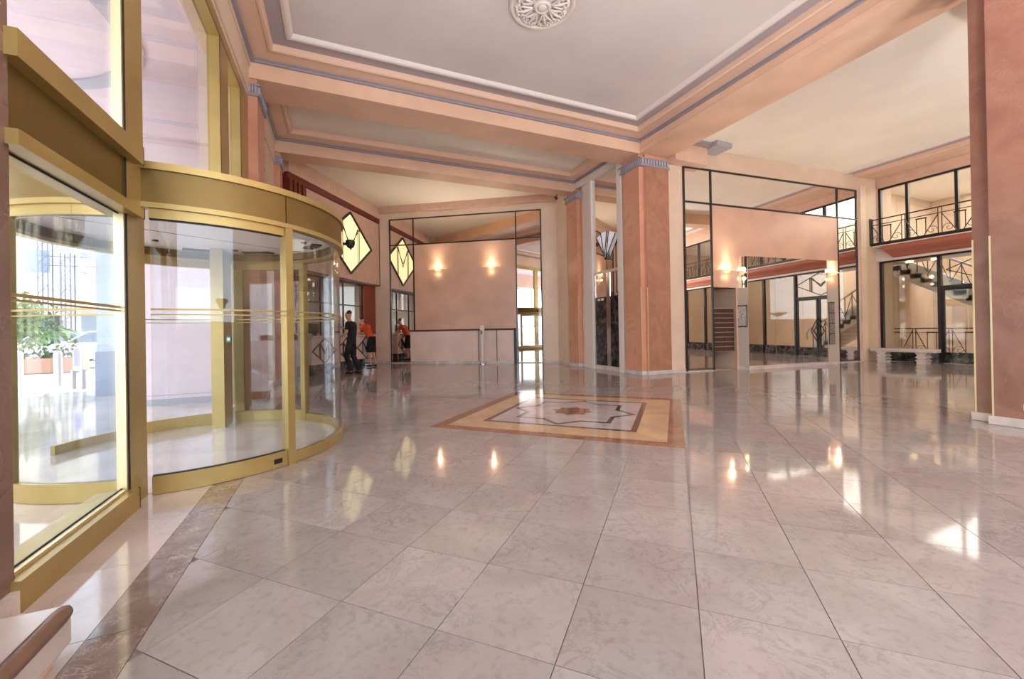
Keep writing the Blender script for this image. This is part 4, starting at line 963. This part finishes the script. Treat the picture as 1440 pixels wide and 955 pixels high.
# far buildings
bl = thing('apartment_building', (-32, 48, 0), 'sunlit cream building across the street seen through the left glazing', 'building')
MB().box(-44, -10, 46, 56, 0, 16).obj('wall', M_bldg, bl)
MB().box(-44, -10, 45.7, 46, 5.2, 5.6).box(-44, -10, 45.7, 46, 10, 10.4).obj('string_course', M_white, bl)
MB().box(-44, -10, 44.5, 46, 3.3, 3.6).obj('awning', M_rose, bl)
for r_ in range(3):
    for k in range(10):
        x_ = -43 + k * 3.3; z_ = (1.0, 6.4, 11.2)[r_]
        w_ = MB().box(x_, x_ + 1.7, 45.85, 46, z_, z_ + (2.2 if r_ else 2.1)).obj('window', M_wht, bl)
        MB().box(x_ + .15, x_ + 1.55, 45.8, 45.86, z_ + .15, z_ + 2.0).obj('pane', M_bwin, w_)
bl2 = thing('apartment_building', (-60, 12, 0), 'long pale terrace of houses on the far side of the street', 'building')
MB().box(-66, -56, -30, 40, 0, 14).obj('wall', M_bldg, bl2)
for k in range(12):
    for r_ in range(3): MB().box(-56, -55.9, -28 + k * 5.6, -26 + k * 5.6, 1.2 + r_ * 4.2, 3.6 + r_ * 4.2).obj('window', M_bwin, bl2)
def tree(x, y, h, rad, label, seed, palm=False):
    rnd = random.Random(seed); t = thing('street_tree', (x, y, 0), label, 'tree')
    MB().tube([(x, y, -.02), (x + .05, y, h * .3), (x, y + .08, h * .55)], [h * .03, h * .024, h * .018], 8).obj('trunk', M_bark, t)
    q = MB()
    if palm:
        for k in range(16):
            a = R(k * 22.5 + rnd.uniform(-8, 8)); e = rnd.uniform(.1, .9); pts = []
            for j in range(6):
                s = j / 5; r = rad * s; z = h * .55 + rad * (e * s - 1.1 * s * s)
                pts.append(Vector((x + r * math.cos(a), y + r * math.sin(a), z)))
            for j in range(5):
                w_ = rad * .1 * (1 - abs(j / 5 - .4)); nrm = Vector((-math.sin(a), math.cos(a), -.2)) * w_
                q.add([pts[j] - nrm, pts[j] + nrm, pts[j + 1] + nrm * .8, pts[j + 1] - nrm * .8], [(0, 1, 2, 3)])
    else:
        for k in range(1500):
            v = Vector((rnd.gauss(0, 1), rnd.gauss(0, 1), rnd.gauss(0, 1))).normalized() * rad * (rnd.random() ** .4)
            v.z *= .8; lump = 1 + .25 * math.sin(v.x * 3 / rad * 2) * math.cos(v.y * 5 / rad)
            c = Vector((x, y, h * .68)) + v * lump; s = rad * rnd.uniform(.05, .1)
            a = Vector((rnd.uniform(-1, 1), rnd.uniform(-1, 1), rnd.uniform(-1, 1))).normalized() * s; b = a.cross(Vector((rnd.uniform(-1, 1), rnd.uniform(-1, 1), .3))).normalized() * s * .6
            q.add([c - a, c + b, c + a, c - b], [(0, 1, 2, 3)])
    f = q.obj('foliage', M_leaf, t); f['kind'] = 'stuff'
tree(-9.2, 17.5, 2.6, 1.0, 'small green tree at the far left of the forecourt', 1)
tree(-12.4, 21.2, 2.2, .95, 'low palm plant behind the white totem sign', 2, True)
tree(-11.2, 24, 2.6, 1.1, 'second palm plant in the planter near the parked car', 3, True)
tree(-14, 5, 9, 2.6, 'big leafy street tree opposite the entrance door', 4)
tree(-16, 14, 8, 2.4, 'leafy street tree between the entrance and the truss', 5)
tree(-13, -3, 9, 2.6, 'leafy street tree to the near side of the forecourt', 6)
# lighting truss
tt = thing('truss_tower', (-14.4, 30.1, 0), 'tall aluminium stage truss tower with a cross truss', 'truss')
q = MB()
for k in range(2):
    bx, by = -14.4 + k * .9, 30.1
    for dx in (-.2, .2):
        for dy in (-.2, .2): q.bar((bx + dx, by + dy, 0), (bx + dx, by + dy, 6.7 - k * .9), .05)
    for j in range(16 - 2 * k):
        z = j * .4; s = 1 if j % 2 else -1
        q.bar((bx - .2 * s, by - .2, z), (bx + .2 * s, by - .2, z + .4), .03).bar((bx - .2, by - .2, z), (bx + .2, by - .2, z), .03)
q.obj('tower', M_alu, tt); q = MB()
for z in (5.1, 5.6):
    q.bar((-14.4, 30, z), (-9.5, 30.2, z), .05)
for j in range(12):
    x_ = -14.3 + j * .4; q.bar((x_, 30, 5.1 if j % 2 else 5.6), (x_ + .4, 30, 5.6 if j % 2 else 5.1), .03)
q.obj('cross_truss', M_alu, tt)
tn = thing('white_tent', (-12, 36, 0), 'white pointed marquee tent behind the truss', 'tent')
q = MB(); cx, cy, hx = -14.2, 38, 2.2
q.add([(cx - hx, cy - hx, 5.8), (cx + hx, cy - hx, 5.8), (cx + hx, cy + hx, 5.8), (cx - hx, cy + hx, 5.8), (cx - .5, cy - .5, 7.4), (cx + .5, cy - .5, 7.4), (cx + .5, cy + .5, 7.4), (cx - .5, cy + .5, 7.4), (cx, cy, 9.6)],
      [(0, 1, 5, 4), (1, 2, 6, 5), (2, 3, 7, 6), (3, 0, 4, 7), (4, 5, 8), (5, 6, 8), (6, 7, 8), (7, 4, 8), (0, 3, 2, 1)])
q.obj('canopy', M_white, tn); 
for dx in (-hx, hx):
    for dy in (-hx, hx): MB().bar((cx + dx, cy + dy, 0), (cx + dx, cy + dy, 5.8), .08).obj('leg', M_alu, tn)
# parked car
def car(x, y, hdg, label, m):
    t = thing('car', (x, y, 0), label, 'car'); F = Fr((x, y), u=(math.cos(hdg), math.sin(hdg)))
    side = [(-2.1, .35), (2.05, .35), (2.12, .6), (2.0, .85), (1.1, .98), (.45, 1.42), (-.9, 1.47), (-1.7, 1.05), (-2.1, .95)]
    MB().prism(side, -.8, .8, F).obj('body', m, t, bevel=.06)
    gls = [(1.0, .99), (.42, 1.38), (-.85, 1.42), (-1.5, 1.04)]
    MB().prism(gls, -.815, .815, F).obj('side_window', M_bwin, t)
    MB().prism([(1.08, 1.01), (.5, 1.41), (.47, 1.39), (1.03, .99)], -.68, .68, F).obj('windscreen', M_bwin, t)
    for uu in (-1.35, 1.35):
        for dd in (-.72, .72):
            c = F.p(uu, dd, .33); q = MB(); q.tube([c - F.d * .11, c + F.d * .11], .33, 18); q.obj('wheel', M_tyre, t)
    for dd in (-.6, .6): MB().box(2.02, 2.1, dd - .16, dd + .16, .62, .76, F).obj('headlight', M_wht, t)
car(-8.6, 21.6, R(200), 'white car parked on the forecourt behind the planting', M_carp)
car(-12.8, 27.5, R(185), 'second pale car parked further left near the truss', mat('silver_paint', (196, 202, 210), .25, coat=.5))
sf = thing('street_kiosk', (-19, 34, 0), 'dark fronted street kiosk under a pale awning behind the truss', 'kiosk')
MB().box(-22, -16.5, 34, 36, 0, 2.6).obj('body', M_dark, sf); MB().box(-22.3, -16.2, 33.2, 36, 2.6, 2.8).obj('awning', M_white, sf)
# totem sign, bollards
ts = thing('totem_sign', (-5.5, 12.6, 0), 'small white and violet arched totem sign on two legs', 'sign')
F = Fr((-5.5, 12.6), u=(.92, -.39)); pts = [(-.1, .42)] + [(.1, .42)] + [(.1 * math.cos(R(a)), .82 + .14 * math.sin(R(a))) for a in range(0, 181, 20)]
MB().prism(pts, -.02, .02, F).obj('panel', M_wht, ts)
MB().prism([(a * .7, .2 + b * .78) for a, b in pts], .02, .026, F).obj('violet_print', mat('violet_print', (186, 172, 224), .5), ts)
for u in (-.13, .09): MB().box(u, u + .05, -.04, .04, 0, .45, F).obj('leg', M_silver, ts)
for k, (x_, y_) in enumerate(((-4.9, 12.9), (-6.3, 13.6), (-7.4, 14.4))):
    t = thing('bollard', (x_, y_, 0), ('short grey bollard right beside the totem sign', 'short grey bollard left of the totem sign', 'farthest short grey bollard left of the totem sign')[k], 'bollard', 'forecourt bollards')
    MB().lathe([(.08, 0), (.08, .8), (.06, .86), (.01, .88)], (x_, y_, 0), 12).obj('post', M_silver, t)
pb = thing('planter', (-9.8, 19.3, 0), 'long brick red planter box in front of the parked car', 'planter')
MB().box(-11.6, -8.2, 18.9, 19.5, 0, .5).obj('box', mat('planter_terracotta', (196, 150, 124), .7), pb)
q = MB(); rnd = random.Random(5)
for k in range(700):
    c = Vector((rnd.uniform(-11.5, -8.3), rnd.uniform(18.9, 19.5), .5 + rnd.random() ** 1.5 * .7)); s = rnd.uniform(.05, .12)
    a = Vector((rnd.uniform(-1, 1), rnd.uniform(-1, 1), rnd.uniform(0, 1))).normalized() * s; b = a.cross(Vector((0, 0, 1))).normalized() * s * .5
    q.add([c - a, c + b, c + a, c - b], [(0, 1, 2, 3)])
f = q.obj('shrubs', M_leaf, pb); f['kind'] = 'stuff'

for o in bpy.data.objects:
    if o.type == 'MESH' and o.parent is None and o.name.split('.')[0].startswith(('wall_', 'door_')):
        for v in o.data.vertices:
            if abs(v.co.z) < 1e-5: v.co.z = -.01
